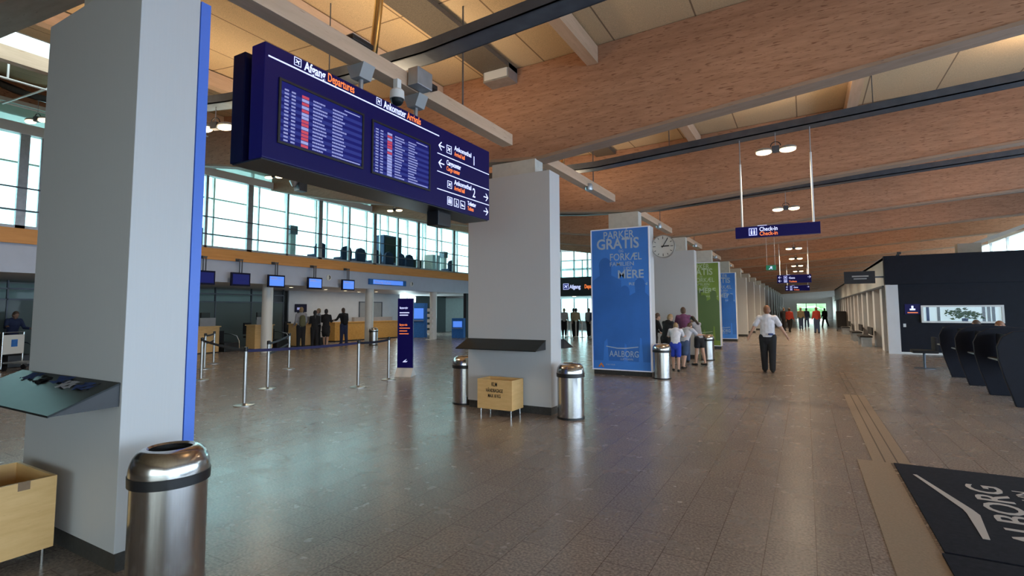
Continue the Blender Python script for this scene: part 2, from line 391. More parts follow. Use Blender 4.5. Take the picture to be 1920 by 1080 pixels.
for i in range(13):
    y = 26.0+2.6*i
    w = struct('door_%d' % (i+2), bx(3.32, 3.40, y-.95, y+.95, 0, 2.2), 'facing_brown' if i % 3 == 1 else 'black_paint')
    bm = BM(); box(bm, 3.26, 3.42, y-.98, y-.92, 0, 2.26); box(bm, 3.26, 3.42, y+.92, y+.98, 0, 2.26); box(bm, 3.26, 3.42, y-.98, y+.98, 2.2, 2.26)
    obj('door_frame', bm, 'galvanised', w)
# far end
struct('wall_far', bx(-24.2, -1.3, 100.3, 100.5, 0, 6.6), 'white_paint')
struct('wall_far', bx(3.0, 10.2, 100.3, 100.5, 0, 6.6), 'white_paint')
struct('wall_far', bx(-1.3, 3.0, 100.3, 100.5, 2.5, 6.6), 'white_paint')
struct('wall_corridor', bx(3.9, 4.1, 60, 100.3, 0, 3.6), 'white_paint')
w = struct('window_9', bx(-1.3, 3.0, 100.4, 100.42, 0, 2.5), 'glass_clear')
bm = BM()
for x in (-1.3, .1, 1.6, 3.0): box(bm, x-.05, x+.05, 100.35, 100.47, 0, 2.5)
obj('window_frame', bm, 'galvanised', w)
# outdoors
struct('ground', bx(-160, 160, -120, 300, -.5, -.25), 'outdoor_grey')
def blob(name, cx, cy, r, h, m, label, cat):
    bm = BM(); bmesh.ops.create_icosphere(bm, subdivisions=4, radius=1)
    for v in bm.verts:
        k = 1+.18*math.sin(v.co.x*9+cx)*math.cos(v.co.y*8)+.12*math.sin(v.co.z*13+cy)+random.uniform(-.05, .05)
        v.co = Vector((v.co.x*r*k, v.co.y*r*k, (v.co.z+.75)*h*.57*k))
    o = obj(name, bm, m); o.location = (cx, cy, -.25); return tag(o, label, cat)
blob('tree', -1, 125, 7, 3.6, 'outdoor_green', 'low green tree outside the far end glazing, left of the opening', 'tree')
blob('tree', 14, 132, 7, 5.5, 'outdoor_green', 'taller green tree outside the far end glazing, right of the opening', 'tree')

# ------------------------------------------------------------------ beams
for i, y in enumerate(BEAMS):
    x1 = 10 if i < 5 else 8.5
    xs = [x for x in XS if -18 <= x <= x1]
    if y > 32: xs = [x for x in XS if -6.2 <= x <= x1]; xs[0] = -6.2
    sl = [.1, .104, .080, .068, .064][i] if i < 5 else .062
    poly = [(x, zb(x, sl)) for x in xs]+[(x, zc(x)-.01) for x in xs[::-1]]
    if i == 0: lab = 'big timber roof beam crossing nearest, above the first column at top left'
    elif i < 3: lab = 'big timber roof beam resting over the %s column from the viewer' % ORD[i]
    else: lab = 'timber roof beam crossing the concourse, %s from the viewer' % ORD[i]
    o = thing('roof_beam', lab, 'roof beam', (0, y, 0), 0, 'timber roof beams across the hall')
    obj('beam_web', prism(poly, 'y', -.11, .11), 'veneer_lumber', o)
    poly2 = [(x, zb(x, sl)-.05) for x in xs]+[(x, zb(x, sl)) for x in xs[::-1]]
    obj('bottom_flange', prism(poly2, 'y', -.15, .15), 'flange_wood', o)
# ceiling joists running along the hall between beams
n = 0
for (x, yr) in ((-5.75, 0), (-2.75, 0), (.95, 1), (-2.1, 1), (-2.9, 2), (2.6, 2), (4.3, 1), (-9.4, 0), (-12.6, 0)):
    y0, y1 = BEAMS[yr]+.12, BEAMS[yr+1]-.12
    tag(obj('ceiling_joist', bx(x-.09, x+.09, y0, y1, zc(x)-.30, zc(x)-.03), 'pine'),
        'pale timber joist under the ceiling boards, %s across in the %s bay' % (ORD[n], ORD[yr]), 'ceiling joist', 'ceiling joists between the beams'); n += 1
# dark perforated ceiling strip
for i in range(5):
    y0, y1 = BEAMS[i]+.12, BEAMS[i+1]-.12
    tag(obj('perforated_strip', bx(-4.62, -4.1, y0, y1, 5.62, 5.70), 'mesh_panel'), 'dark perforated metal strip in the ceiling of the %s bay' % ORD[i], 'ceiling strip', 'perforated ceiling strips')
# cable trays
TRAY = [4.6, 10.15, 15.4, 20.7, 26.0, 31.3, 36.6, 41.9, 47.2, 52.5]
def zt(x):
    d = x+3.7
    return 4.56+.0145*d*d if d < 0 else 4.56+.055*d
for i, y in enumerate(TRAY):
    o = thing('cable_tray', ('dark metal cable tray crossing behind the departures board' if i == 0 else 'dark metal cable tray crossing the hall, %s from the viewer' % ORD[i]), 'cable tray', (0, y, 0), 0, 'cable trays across the hall')
    xs = [x for x in XS if (-18 if y < 32 else -6) <= x <= 8]
    bm = BM()
    prism([(x, zt(x)) for x in xs]+[(x, zt(x)+.02) for x in xs[::-1]], 'y', -.13, .13, bm)
    for s in (-.13, .11): prism([(x, zt(x)) for x in xs]+[(x, zt(x)+.14) for x in xs[::-1]], 'y', s, s+.02, bm)
    obj('tray', bm, 'tray_metal', o)
    if i < 5:
        for x in (-14, -9.8, -5.4, -2.2, 1.1, 4.4): obj('hanger_rod', tube([(x, 0, zt(x)+.02), (x, 0, zc(x))], .008, 6), 'tray_metal', o)
# ------------------------------------------------------------------ columns
COL = [(1.66, -3.78, 1.45, 3.92), (7.3, -3.45, 1.55, 3.84), (12.55, -3.25, 1.5, 3.68), (17.9, -3.16, 1.5, 3.60), (22.6, -3.03, 1.5, 3.58), (28.4, -3.04, 1.5, 3.5)] + [(33.7+5.3*i, -3.03, 1.5, 3.5) for i in range(12)]
DESC = ['big pale column nearest the viewer at left, with a tilted desk', 'white column under the end of the departures board, with a writing ledge', 'column carrying the large blue poster', 'plain white column just behind the round clock', 'column carrying the green poster', 'column carrying the smaller blue poster beyond the green one']
for i, (y, xr, wd, h) in enumerate(COL):
    lab = DESC[i] if i < 6 else 'slim looking white column, %s in the row from the viewer' % ORD[i]
    o = thing('column', lab, 'column', (xr-wd/2, y, 0), 0, 'columns along the concourse')
    w2 = wd/2
    obj('column_shaft', bev(bx(-w2, w2, 0, .38, .12, h), .006), 'column_paint', o)
    obj('plinth', bx(-w2+.015, w2-.015, .015, .365, 0, .12), 'plinth_stone', o)
    if i > 0: obj('capital_block', bev(bx(-w2+.45, w2-.28, .05, .33, h, zb(xr-.5)-.06), .006), 'pale_concrete', o)
    elif i == 0: obj('capital_block', bx(-w2+.45, w2-.28, .05, .33, h, zb(xr-.5)-.06), 'pale_concrete', o)
# short timber rails along the column line
for i in range(9):
    y0 = BEAMS[i]+.16; y1 = BEAMS[i+1]-(.85 if i == 0 else 1.3)
    x1 = -3.78 if i == 0 else (-3.62 if i < 3 else -3.55)
    if i == 1: x1 = -3.75
    z0 = 4.12 if i < 2 else 4.05
    o = thing('timber_rail', 'pale timber rail along the column line, ' + ('above the departures board' if i == 0 else 'sticking out beyond the %s column' % ORD[i]), 'timber rail', (x1-.09, (y0+y1)/2, z0), 0, 'timber rails along the columns')
    L = (y1-y0)/2
    obj('rail', bev(bx(-.09, .09, -L, L, 0, .17), .006), 'pine', o)
    obj('hanger', bx(-.008, .008, L-1.2, L-1.184, .17, zc(x1)-z0), 'tray_metal', o)
    if i: tag(obj('spot_head', lathe([(0,0),(.07,0),(.085,.05),(.07,.13),(0,.14)], 20), 'galvanised', None, True), 'small grey round lamp head on the %s timber rail' % ORD[i], 'spotlight', 'lamp heads on the timber rails').location = (x1+.0, y0+2.1, z0-.07)
# brass down pipes
def pipe(x, y, z, lab):
    pts = [(x, y, z)]+[(x+.02+.20*math.sin(t*1.45)*.55, y+.02+.03*t, z+.08+1.25*t) for t in [k/12 for k in range(1, 13)]]
    pts.append((pts[-1][0], pts[-1][1], 5.9))
    o = thing('rainwater_pipe', lab, 'pipe', (0, 0, 0), 0, 'shiny curved pipes')
    obj('pipe', tube(pts, .045, 20), 'brass_pipe', o, True)
pipe(-4.03, 3.97, 4.25, 'shiny brass coloured curved pipe above the departures board')
pipe(-4.03, 9.0, 4.25, 'shiny brass coloured curved pipe beyond the second column')
# ------------------------------------------------------------------ flight board
fb = thing('departures_board', 'large navy hanging flight board with two screens and white and orange lettering', 'flight board', (-3.7, 2.51, 2.84))
obj('front_case', bev(bx(-.17, 0, 0, 3.39, 0, .95), .008), 'sign_navy', fb)
obj('rear_case', bev(bx(-.42, -.26, 0, 3.39, 0, .93), .008), 'sign_navy_dark', fb)
obj('spacer', bx(-.26, -.17, .2, 3.1, .05, .88), 'black_plastic', fb)
obj('underside_panel', bx(-.40, -.02, .01, 3.38, -.012, 0), 'black_plastic', fb)
def scr(u0, u1, v0, v1, rows, seed):
    R = random.Random(seed)
    p = obj('screen', bx(.001, .004, u0, u1, v0, v1), 'screen_blue', fb)
    obj('screen_frame', box(box(box(bx(0, .014, u0-.02, u1+.02, v1, v1+.02), 0, .014, u0-.02, u1+.02, v0-.02, v0), 0, .014, u0-.02, u0, v0, v1), 0, .014, u1, u1+.02, v0, v1), 'black_plastic', fb)
    bm, bw, bt, br_, bp, bt2, bw2 = BM(), BM(), BM(), BM(), BM(), BM(), BM()
    W_ = u1-u0; dz = (v1-v0-.05)/rows
    for r in range(rows):
        z = v1-.045-dz*(r+1)
        if r % 2: box(bm, .004, .005, u0, u1, z, z+dz)
        zz0, zz1 = z+dz*.25, z+dz*.72
        for cx, b_ in ((.04, bt), (.115, bt2)): box(b_, .005, .006, u0+cx*W_, u0+cx*W_+.045*W_, zz0, zz1)
        (lambda b: box(b, .005, .006, u0+.23*W_, u0+.31*W_, z+.1*dz, z+.9*dz))(br_ if R.random() < .5 else bp)
        for cx in (.36, .60):
            u = u0+cx*W_; end = u+W_*R.uniform(.09, .17)
            while u < end:
                ww = R.uniform(.008, .02); box(bw if cx == .36 else bw2, .005, .006, u, u+ww, zz0, zz1); u += ww+.004
    obj('footer_text', bx(.005, .006, u0+.72*W_, u1-.02, v0+.012, v0+.022), 'text_pale', p); obj('header_text', bx(.005, .006, u0+.75*W_, u1-.03, v1-.03, v1-.02), 'text_pale', p)
    for b_, m_, n_ in ((bm, 'screen_row', 'row_stripes'), (bt, 'text_white', 'time_column'), (bt2, 'text_white', 'time_column'), (bw2, 'text_pale', 'flight_text'), (bw, 'text_pale', 'flight_text'), (br_, 'text_red', 'airline_tags'), (bp, 'text_pale', 'airline_tags')): obj(n_, b_, m_, p)
scr(.15, 1.05, .17, .68, 15, 3); scr(1.2, 2.08, .16, .67, 16, 5)
obj('header_line', bx(.001, .004, .03, 2.27, .835, .847), 'letter_white', fb)
text('Afgang', .112, 'letter_white', fb, (.002, .375, .865), EAST, bold=.02, width=.225)
text('Departures', .112, 'letter_orange', fb, (.002, .625, .865), EAST, bold=.012, width=.32)
text('Ankomster', .112, 'letter_white', fb, (.002, 1.345, .865), EAST, bold=.015, width=.34)
text('Arrivals', .112, 'letter_orange', fb, (.002, 1.705, .865), EAST, bold=.012, width=.23)
def icon(u, v, s, kind, par=fb, ax='x', m='letter_white'):
    bm = BM(); t = s*.07
    def b(a0, a1, z0, z1):
        if ax == 'x': box(bm, .001, .004, u+a0*s, u+a1*s, v+z0*s, v+z1*s)
        else: box(bm, u+a0*s, u+a1*s, -.004, -.001, v+z0*s, v+z1*s)
    def pl(pts):
        prism([(u+p*s, v+q*s) for p, q in pts], 'x' if ax == 'x' else 'y', .001 if ax == 'x' else -.004, .004 if ax == 'x' else -.001, bm)
    if kind[0] != 'a':
        b(0, 1, 0, .07); b(0, 1, .93, 1); b(0, .07, .07, .93); b(.93, 1, .07, .93)
    if kind == 'plane': pl([(.18,.36),(.24,.28),(.80,.66),(.84,.76),(.74,.74)]); pl([(.40,.50),(.22,.74),(.30,.76),(.58,.60)]); pl([(.50,.46),(.62,.22),(.70,.24),(.66,.56)])
    if kind == 'toilet':
        for c in (.3, .7): b(c-.09, c+.09, .2, .65); b(c-.06, c+.06, .7, .84)
        b(.48, .52, .15, .85)
    if kind == 'chair': b(.42, .52, .45, .8); b(.42, .7, .35, .45); b(.62, .7, .2, .4); b(.3, .6, .15, .22)
    if kind == 'baby': b(.2, .8, .3, .4); b(.3, .65, .42, .52); b(.22, .32, .5, .65)
    if kind == 'aleft': b(.1, .95, .45, .56); pl([(0,.5),(.42,.92),(.55,.92),(.18,.5),(.55,.08),(.42,.08)])
    if kind == 'aright': b(.05, .9, .45, .56); pl([(1,.5),(.58,.92),(.45,.92),(.82,.5),(.45,.08),(.58,.08)])
    if kind == 'people':
        for c in (.33, .67): b(c-.1, c+.1, .15, .62); b(c-.07, c+.07, .68, .84)
    obj('pictogram', bm, m, par)
icon(.27, .868, .072, 'plane'); icon(1.24, .868, .072, 'plane')
for v in (.625, .41, .20): obj('divider_line', bx(.001, .004, 2.24, 3.38, v, v+.010), 'letter_white', fb)
icon(2.26, .67, .12, 'aleft'); icon(2.42, .68, .10, 'plane'); icon(2.26, .46, .12, 'aleft'); icon(2.44, .255, .09, 'plane'); icon(3.24, .24, .12, 'aright'); icon(3.24, .045, .12, 'aright')
for k, kk in enumerate(('toilet', 'chair', 'baby')): icon(2.44+.135*k, .05, .10, kk)
text('Ankomsthal', .085, 'letter_white', fb, (.002, 2.58, .755), EAST, bold=.015, width=.37); text('Arrival hall', .075, 'letter_orange', fb, (.002, 2.58, .685), EAST, bold=.015, sx=.68)
text('1', .17, 'letter_white', fb, (.002, 2.98, .67), EAST, bold=.01, sx=.8)
text('Cargocenter', .085, 'letter_white', fb, (.002, 2.42, .535), EAST, bold=.02, sx=.68); text('Cargo center', .075, 'letter_orange', fb, (.002, 2.42, .465), EAST, bold=.015, sx=.68)
text('Ankomsthal', .085, 'letter_white', fb, (.002, 2.58, .325), EAST, bold=.015, width=.37); text('Arrival hall', .075, 'letter_orange', fb, (.002, 2.58, .255), EAST, bold=.015, sx=.68)
text('2', .17, 'letter_white', fb, (.002, 2.98, .245), EAST, bold=.01, sx=.8)
text('Toiletter', .075, 'letter_white', fb, (.002, 2.87, .12), EAST, bold=.02, sx=.7); text('Toilets', .07, 'letter_orange', fb, (.002, 2.87, .055), EAST, bold=.015, sx=.7)
for y in (1.20, 2.06):
    bm = BM(); prism([(-.30, 1.28), (-.06, 1.28), (-.12, 1.14), (-.24, 1.14)], 'y', y-.08, y+.08, bm)
    br = obj('bracket', bm, 'grey_paint', fb); obj('support_rod', tube([(-.18, y, 1.15), (-.18, y, .93)], .025, 12), 'galvanised', br, True)
o = tag(obj('loudspeaker', bev(bx(-.09, .09, -.13, .13, -.16, .02), .02), 'black_plastic'), 'small black box fixed under the departures board', 'speaker'); o.location = (-3.9, 5.05, 2.81)
o = thing('security_camera', 'white dome camera on the timber rail above the departures board', 'camera', (-3.76, 4.12, 3.90))
obj('housing', lathe([(0,.11),(.055,.11),(.075,.09),(.08,0),(.07,0)], 24), 'white_metal', o, True)
obj('lens_dome', lathe([(.07,0),(.066,-.03),(.045,-.06),(0,-.075)], 24), 'black_glass', o, True)
obj('mount', bx(-.03, .03, -.03, .03, .11, .22), 'white_metal', o)
o = thing('uplight_box', 'square grey lamp box clamped on the timber rail, right of the dome camera', 'lamp', (-3.70, 4.42, 4.20))
obj('lamp_case', bev(bx(-.06, .08, -.13, .13, -.08, .12), .01), 'galvanised', o); obj('lamp_fins', bx(-.04, .06, .13, .25, -.02, .03), 'black_plastic', o)
o = thing('uplight_box', 'flat black projector lying on the timber rail, left of the shiny pipe', 'lamp', (-3.86, 3.62, 4.29))
obj('lamp_case', bev(bx(-.10, .10, -.14, .14, 0, .05), .01), 'black_plastic', o); obj('lamp_fins', bx(-.08, .08, -.12, .12, .05, .07), 'galvanised', o)
o = thing('junction_box', 'square grey box under the ceiling at the face of the second beam', 'box', (-4.35, 7.3, 5.45))
obj('box_body', bev(bx(-.25, .25, -.16, .14, 0, .26), .01), 'galvanised', o); obj('box_lid', bx(-.22, .22, -.17, -.16, .03, .23), 'white_metal', o)
for k, (x, y) in enumerate(((-4.6, 4.6), (-4.6, 10.0), (-4.6, 15.2), (-4.6, 20.3), (-8.4, 4.6), (-8.4, 10.0))):
    lamp('uplight', 'AREA', (x, y, 4.32), 46, (1, .76, .48), (PI, 0, 0), (.5, 3.4))

# ------------------------------------------------------------------ ledges, planters, bins
def ledge(lab, x0, x1, y, z, d=.34, h=.15, flip=1):
    o = thing('writing_ledge', lab, 'ledge', ((x0+x1)/2, y, z), 0, 'writing ledges on the columns'); w2 = (x1-x0)/2
    obj('ledge_body', prism([(0, 0), (0, h-.012), (-d*flip, 0), (-d*flip, -.005)], 'x', -w2, w2), 'black_plastic', o)
    obj('desk_top', prism([(0, h-.012), (0, h), (-(d+.015)*flip, .004), (-(d+.015)*flip, -.008)], 'x', -w2-.005, w2+.005), 'black_glass', o)
    return o
ledge('dark tilted writing ledge on the nearest column', -5.33, -3.80, 1.655, 1.02)
ledge('black writing ledge on the near face of the second column', -5.0, -3.54, 7.295, 1.0)
o = ledge('black writing ledge on the rear of the second column, only its tip showing', -4.9, -3.40, 7.685, 1.0, flip=-1)
for k, (x, y, r, m_) in enumerate(((-4.95, 1.60, .2, 'leaflet_blue'), (-4.72, 1.58, -.3, 'cloth_black'), (-4.45, 1.61, .5, 'leaflet_blue'), (-4.28, 1.57, .1, 'cloth_stripe'), (-4.05, 1.58, .4, 'leaflet_blue'))):
    bm = BM(); N = 7
    g = [[bm.verts.new(((i/N-.5)*.17, (j/N-.5)*.09, .012+.012*math.sin(i*1.3+k)*math.cos(j*1.1))) for j in range(N+1)] for i in range(N+1)]
    for i in range(N):
        for j in range(N): bm.faces.new((g[i][j], g[i+1][j], g[i+1][j+1], g[i][j+1]))
    bmesh.ops.solidify(bm, geom=list(bm.faces), thickness=.004)
    q = tag(obj('leaflet', bm, m_, None, True), ['dark blue crumpled leaflet at the far left of the tilted ledge', 'black leaflet second from left on the tilted ledge', 'dark blue leaflet in the middle of the tilted ledge', 'pale striped leaflet lying on the tilted ledge', 'blue leaflet nearest the right end of the tilted ledge'][k], 'leaflet', 'leaflets on the tilted ledge')
    q.location = (x, y, 1.02+.14-(1.655-y)*.40+.0); q.rotation_euler = (math.atan(.4), 0, r*.4)
def crate(lab, x0, x1, y0, y1, words):
    o = thing('paper_crate', lab, 'crate', ((x0+x1)/2, (y0+y1)/2, 0), 0, 'wooden crates by the columns'); a, b = (x1-x0)/2, (y1-y0)/2; t = .018
    bm = BM()
    obj('front_panel', bx(-a, a, -b, -b+t, .10, .55), 'plywood', o); obj('back_panel', bx(-a, a, b-t, b, .10, .55), 'plywood', o)
    for s in (-1, 1): obj('side_panel', bx(min(s*a, s*(a-t)), max(s*a, s*(a-t)), -b+t, b-t, .10, .55), 'plywood', o)
    obj('bottom_panel', bx(-a+t, a-t, -b+t, b-t, .10, .12), 'plywood', o)
    for sx in (-1, 1):
        for sy in (-1, 1): obj('leg', tube([(sx*(a-.04), sy*(b-.04), 0), (sx*(a-.04), sy*(b-.04), .10)], .012, 10), 'chrome', o, True)
    if words:
        for k, (s, z) in enumerate((('KLM', .45), ('HÅNDBAGAGE', .36), ('MAX 10 KG', .28))): text(s, .075 if k else .09, 'black_plastic', o, (0, -b-.002, z), SOUTH, bold=.01, sx=.6, align='CENTER')
    return o
c1 = crate('open light wooden crate on thin legs at the foot of the nearest column', -4.95, -4.32, 1.2, 1.55, False)
obj('edge_tape', bx(.10, .16, -.177, -.1755, .48, .551), 'facing_brown', c1); obj('metal_tab', bx(.3155, .3165, -.02, .04, .50, .551), 'facing_brown', c1)
crate('light wooden crate with dark stencilled lettering at the foot of the second column', -4.52, -3.90, 6.86, 7.22, True)
def binn(loc, lab, r=.2, h=.80):
    o = thing('waste_bin', lab, 'waste bin', loc, 0, 'round steel waste bins')
    obj('bin_body', lathe([(0, .02), (r*.97, .02), (r*.97, .60*h/.8), (r*.9, .60*h/.8)], 64), 'brushed_steel', o, True)
    obj('base_ring', lathe([(r*.96, 0), (r*1.0, 0), (r*1.0, .03), (r*.96, .03)], 48), 'black_plastic', o, True)
    s = h/.8
    obj('rubber_band', lathe([(r*.95, .60*s), (r*1.03, .60*s), (r*1.04, .655*s), (r*.95, .66*s)], 64), 'black_plastic', o, True)
    pr = [(r*1.02, .655*s)]+[(r*(.60+.42*math.cos(t)), .66*s+.135*s*math.sin(t)) for t in [k*PI/2/9 for k in range(10)]]+[(r*.55, .785*s), (r*.54, .70*s)]
    obj('bin_lid', lathe(pr, 64), 'brushed_steel', o, True)
    obj('inner_liner', lathe([(r*.54, .775*s), (r*.53, .45), (0, .45)], 40), 'black_plastic', o, True)
    return o
b1 = binn((-3.34, 1.74, 0), 'large steel waste bin in the foreground beside the nearest column', .205, .82)
for x, y, lab in ((-3.13, 7.3, 'steel waste bin right of the second column'), (-5.25, 7.55, 'steel waste bin half hidden left of the second column'), (-2.99, 12.42, 'steel waste bin right of the large blue poster'), (-2.78, 17.6, 'steel waste bin behind the group of children'), (-17.75, 18.05, 'steel waste bin in front of the wooden counter, by a round column')):
    dup(b1, (x, y, 0), 0, lab)
# ------------------------------------------------------------------ posters
def sil(par, m, d, pts): obj('printed_figures', prism(pts, 'y', -d, -d+.002), m, par)
def poster(i, base, dark, tx, lab):
    y, xr, wd, h = COL[i]
    o = thing('poster_panel', lab, 'poster', (xr-wd/2, y-.02, 0), 0, 'free parking posters on the columns'); a = wd/2-.01; top = h-.03
    obj('poster_sheet', bx(-a, a, -.02, .015, .14, top), base, o)
    fr = BM(); box(fr, -a-.015, -a+.012, -.03, .02, .12, top+.01); box(fr, a-.012, a+.015, -.03, .02, .12, top+.01); box(fr, -a, a, -.03, .02, top-.01, top+.012); box(fr, -a, a, -.03, .02, .12, .145)
    obj('poster_frame', fr, 'lit_edge', o)
    R = random.Random(i)
    def fig(cx, s, z0=.35):
        pts = [(cx-.22*s, z0), (cx-.24*s, z0+.9*s), (cx-.30*s, z0+1.0*s), (cx-.27*s, z0+1.38*s), (cx-.10*s, z0+1.47*s), (cx-.11*s, z0+1.62*s)]
        pts += [(cx+.115*s*math.cos(t), z0+1.64*s+.14*s*math.sin(t)) for t in [PI-k*PI/8 for k in range(9)]]
        pts += [(cx+.11*s, z0+1.47*s), (cx+.28*s, z0+1.38*s), (cx+.30*s, z0+.95*s), (cx+.22*s, z0+.85*s), (cx+.20*s, z0), (cx+.04*s, z0), (cx, z0+.75*s), (cx-.06*s, z0)]
        return [(min(max(p, -a+.02), a-.02), q) for p, q in pts]
    sil(o, dark, .0225, fig(-.38, 1.45)); sil(o, dark, .0235, fig(.12, 1.05)); sil(o, dark, .0245, fig(.50, 1.15))
    sil(o, dark, .0255, [(-a+.02, .7), (-a+.02, 1.45), (a-.02, 1.38), (a-.02, .8), (a*.5, 1.0), (a*.2, .75), (-a*.3, 1.05), (-a*.6, .8)])
    for s, z, x0, sz, bb in (('PARKÉR', top-.24, -.42, .215, .012), ('GRATIS', top-.50, -.60, .30, .022), ('OG', top-.60, -.02, .075, .01), ('FORKÆL', top-.80, -.26, .205, .008), ('FAMILIEN', top-.94, -.26, .115, .008), ('LIDT', top-1.05, .10, .09, .008), ('MERE', top-1.25, -.06, .235, .018), ('PÅ', top-1.34, .40, .07, .008), ('REJSEN', top-1.43, .22, .08, .006)):
        q = text(s, sz*1.22, tx, o, (x0, -.022, z), SOUTH, bold=bb)
        wmax = {'PARKÉR': .80, 'GRATIS': 1.10, 'FORKÆL': .82, 'FAMILIEN': .62, 'MERE': .66, 'REJSEN': .46, 'OG': .12, 'LIDT': .22, 'PÅ': .1}[s]
        ww = max(v.co.x for v in q.data.vertices); q.scale = (wmax/ww, 1, 1)
    obj('logo_line', prism([(-.38, .70), (-.1, .655), (.1, .655), (.43, .70), (.43, .72), (.1, .68), (-.1, .68), (-.38, .72)], 'y', -.030, -.027), tx, o)
    text('AALBORG', .21, tx, o, (-.30, -.030, .46), SOUTH, bold=.004, sx=.78); text('LUFTHAVN', .07, tx, o, (-.02, -.030, .38), SOUTH, sx=.9)
    obj('corner_logo', prism([(-.6, .19), (-.52, .30), (-.44, .19), (-.48, .19), (-.52, .25), (-.56, .19)], 'y', -.026, -.023), 'orange', o)
    text('STAR TOUR', .05, tx, o, (-.40, -.026, .24), SOUTH, sx=.9)
poster(2, 'poster_blue', 'poster_blue_dark', 'poster_text', 'tall blue poster with white lettering and dark figures on the third column')
poster(4, 'poster_green', 'poster_green_dark', 'poster_green_text', 'green poster with pale lettering behind the group of children')
poster(5, 'poster_blue', 'poster_blue_dark', 'poster_text', 'smaller blue poster on the column beyond the green one')
tag(obj('poster_panel', bx(-5.25, -3.785, 2.05, 2.12, .12, 3.9), 'blue_edge'), 'bright blue panel seen edge on, on the rear of the nearest column', 'poster')
# clock
o = thing('wall_clock', 'round station clock sticking out right of the blue poster column', 'clock', (-2.99, 12.86, 3.17))
def disc(r, y0, y1, n=40): return prism([(r*math.cos(2*PI*k/n), r*math.sin(2*PI*k/n)) for k in range(n)], 'y', y0, y1)
obj('clock_case', disc(.285, -.05, .05), 'clock_rim', o); obj('clock_face', disc(.262, -.056, -.05), 'clock_face', o)
bm = BM()
for k in range(12):
    a = k*PI/6; c, s = math.cos(a), math.sin(a); r0 = .20 if k % 3 else .18
    prism([(s*r0-c*.007, c*r0+s*.007), (s*.245-c*.007, c*.245+s*.007), (s*.245+c*.007, c*.245-s*.007), (s*r0+c*.007, c*r0-s*.007)], 'y', -.06, -.056, bm)
obj('hour_marks', bm, 'black_plastic', o)
for nme, a, r, w_ in (('hour_hand', math.radians(88), .15, .014), ('minute_hand', math.radians(32), .22, .009)):
    c, s = math.cos(a), math.sin(a)
    obj(nme, prism([(-s*.04-c*w_, -c*.04+s*w_), (s*r-c*w_, c*r+s*w_), (s*r+c*w_, c*r-s*w_), (-s*.04+c*w_, -c*.04-s*w_)], 'y', -.066, -.062), 'black_plastic', o)
obj('wall_bracket', bx(-.30, -.24, -.03, .03, -.05, .05), 'clock_rim', o)
# ------------------------------------------------------------------ hanging signs
def hsign(y, lab, zlo=2.90, h=.2, kind=0):
    o = thing('hanging_sign', lab, 'sign', (-.39, y, zlo), 0, 'navy hanging direction signs')
    obj('sign_box', bev(bx(-.665, .665, -.05, .05, 0, h), .006), 'sign_navy', o)
    for x in (-.55, .57):
        obj('upper_rod', tube([(x, 0, zt(x-.39)-zlo-.0), (x, 0, zt(x-.39)-zlo-.45)], .009, 8), 'galvanised', o, True)
        obj('rod', tube([(x, 0, zt(x-.39)-zlo-.45), (x, 0, h)], .017, 12), 'white_metal', o, True)
    obj('top_lamp', bx(-.3, -.15, -.02, .02, h, h+.012), 'letter_white', o)
    if kind == 0:
        par = bpy.data.objects.new('sign_front', None)
        bpy.data.objects.remove(par)
        icon2(o, -.44, .035, .13, 'people'); text('Check-in', .10, 'letter_white', o, (-.27, -.0515, .105), SOUTH, bold=.02, sx=.8); text('Check-in', .10, 'letter_orange', o, (-.27, -.0515, .025), SOUTH, bold=.015, sx=.8)
    else:
        h2 = h*.52
        icon2(o, -.62, h2, h*.36, 'aleft'); icon2(o, -.62, .03, h*.36, 'aleft'); icon2(o, -.40, h2, h*.36, 'plane'); icon2(o, -.40, .03, h*.36, 'people'); icon2(o, .52, h2, h*.36, 'aright')
        text('Gate', .12, 'letter_white', o, (-.2, -.0515, h2), SOUTH, bold=.02); text('Toilets', .11, 'letter_orange', o, (-.2, -.0515, .03), SOUTH, bold=.02)
    return o
def icon2(par, u, v, s, kind):
    e = obj('pictogram_panel', bx(u-.01, u+s+.01, -.053, -.0505, v-.01, v+s+.01), 'screen_row' if kind[0] != 'a' else 'sign_navy', par)
    n0 = len(par.children)
    icon(u, v, s, kind, par, 'y')
    for ch in par.children:
        if ch.name.startswith('pictogram') and not ch.name.startswith('pictogram_panel') and 'moved' not in ch:
            ch.location.y = -.0545; ch['moved'] = 1
hsign(10.15, 'large navy hanging sign reading Check-in in white and orange, nearest of the hanging signs')
hsign(26.0, 'navy hanging direction sign with two text rows and arrows, below the rows of lamps', 2.77, .36, 1)
hsign(36.6, 'small distant navy hanging sign under the two row direction sign', 2.75, .34, 1)
for o_ in bpy.data.objects:
    if 'moved' in o_: del o_['moved']
o = thing('exit_sign', 'small green illuminated exit sign hanging left of the direction signs', 'sign', (-1.02, 20.7, 3.02))
obj('sign_box', bx(-.16, .16, -.03, .03, 0, .17), 'exit_green', o)
obj('running_figure', prism([(-.08,.03),(-.02,.08),(-.03,.12),(.02,.14),(.05,.10),(.02,.07),(.06,.03),(.03,.03),(-.01,.06),(-.05,.02)], 'y', -.034, -.031), 'letter_white', o)
for x in (-.13, .13): obj('rod', tube([(x, 0, .17), (x, 0, 1.72)], .006, 6), 'galvanised', o)
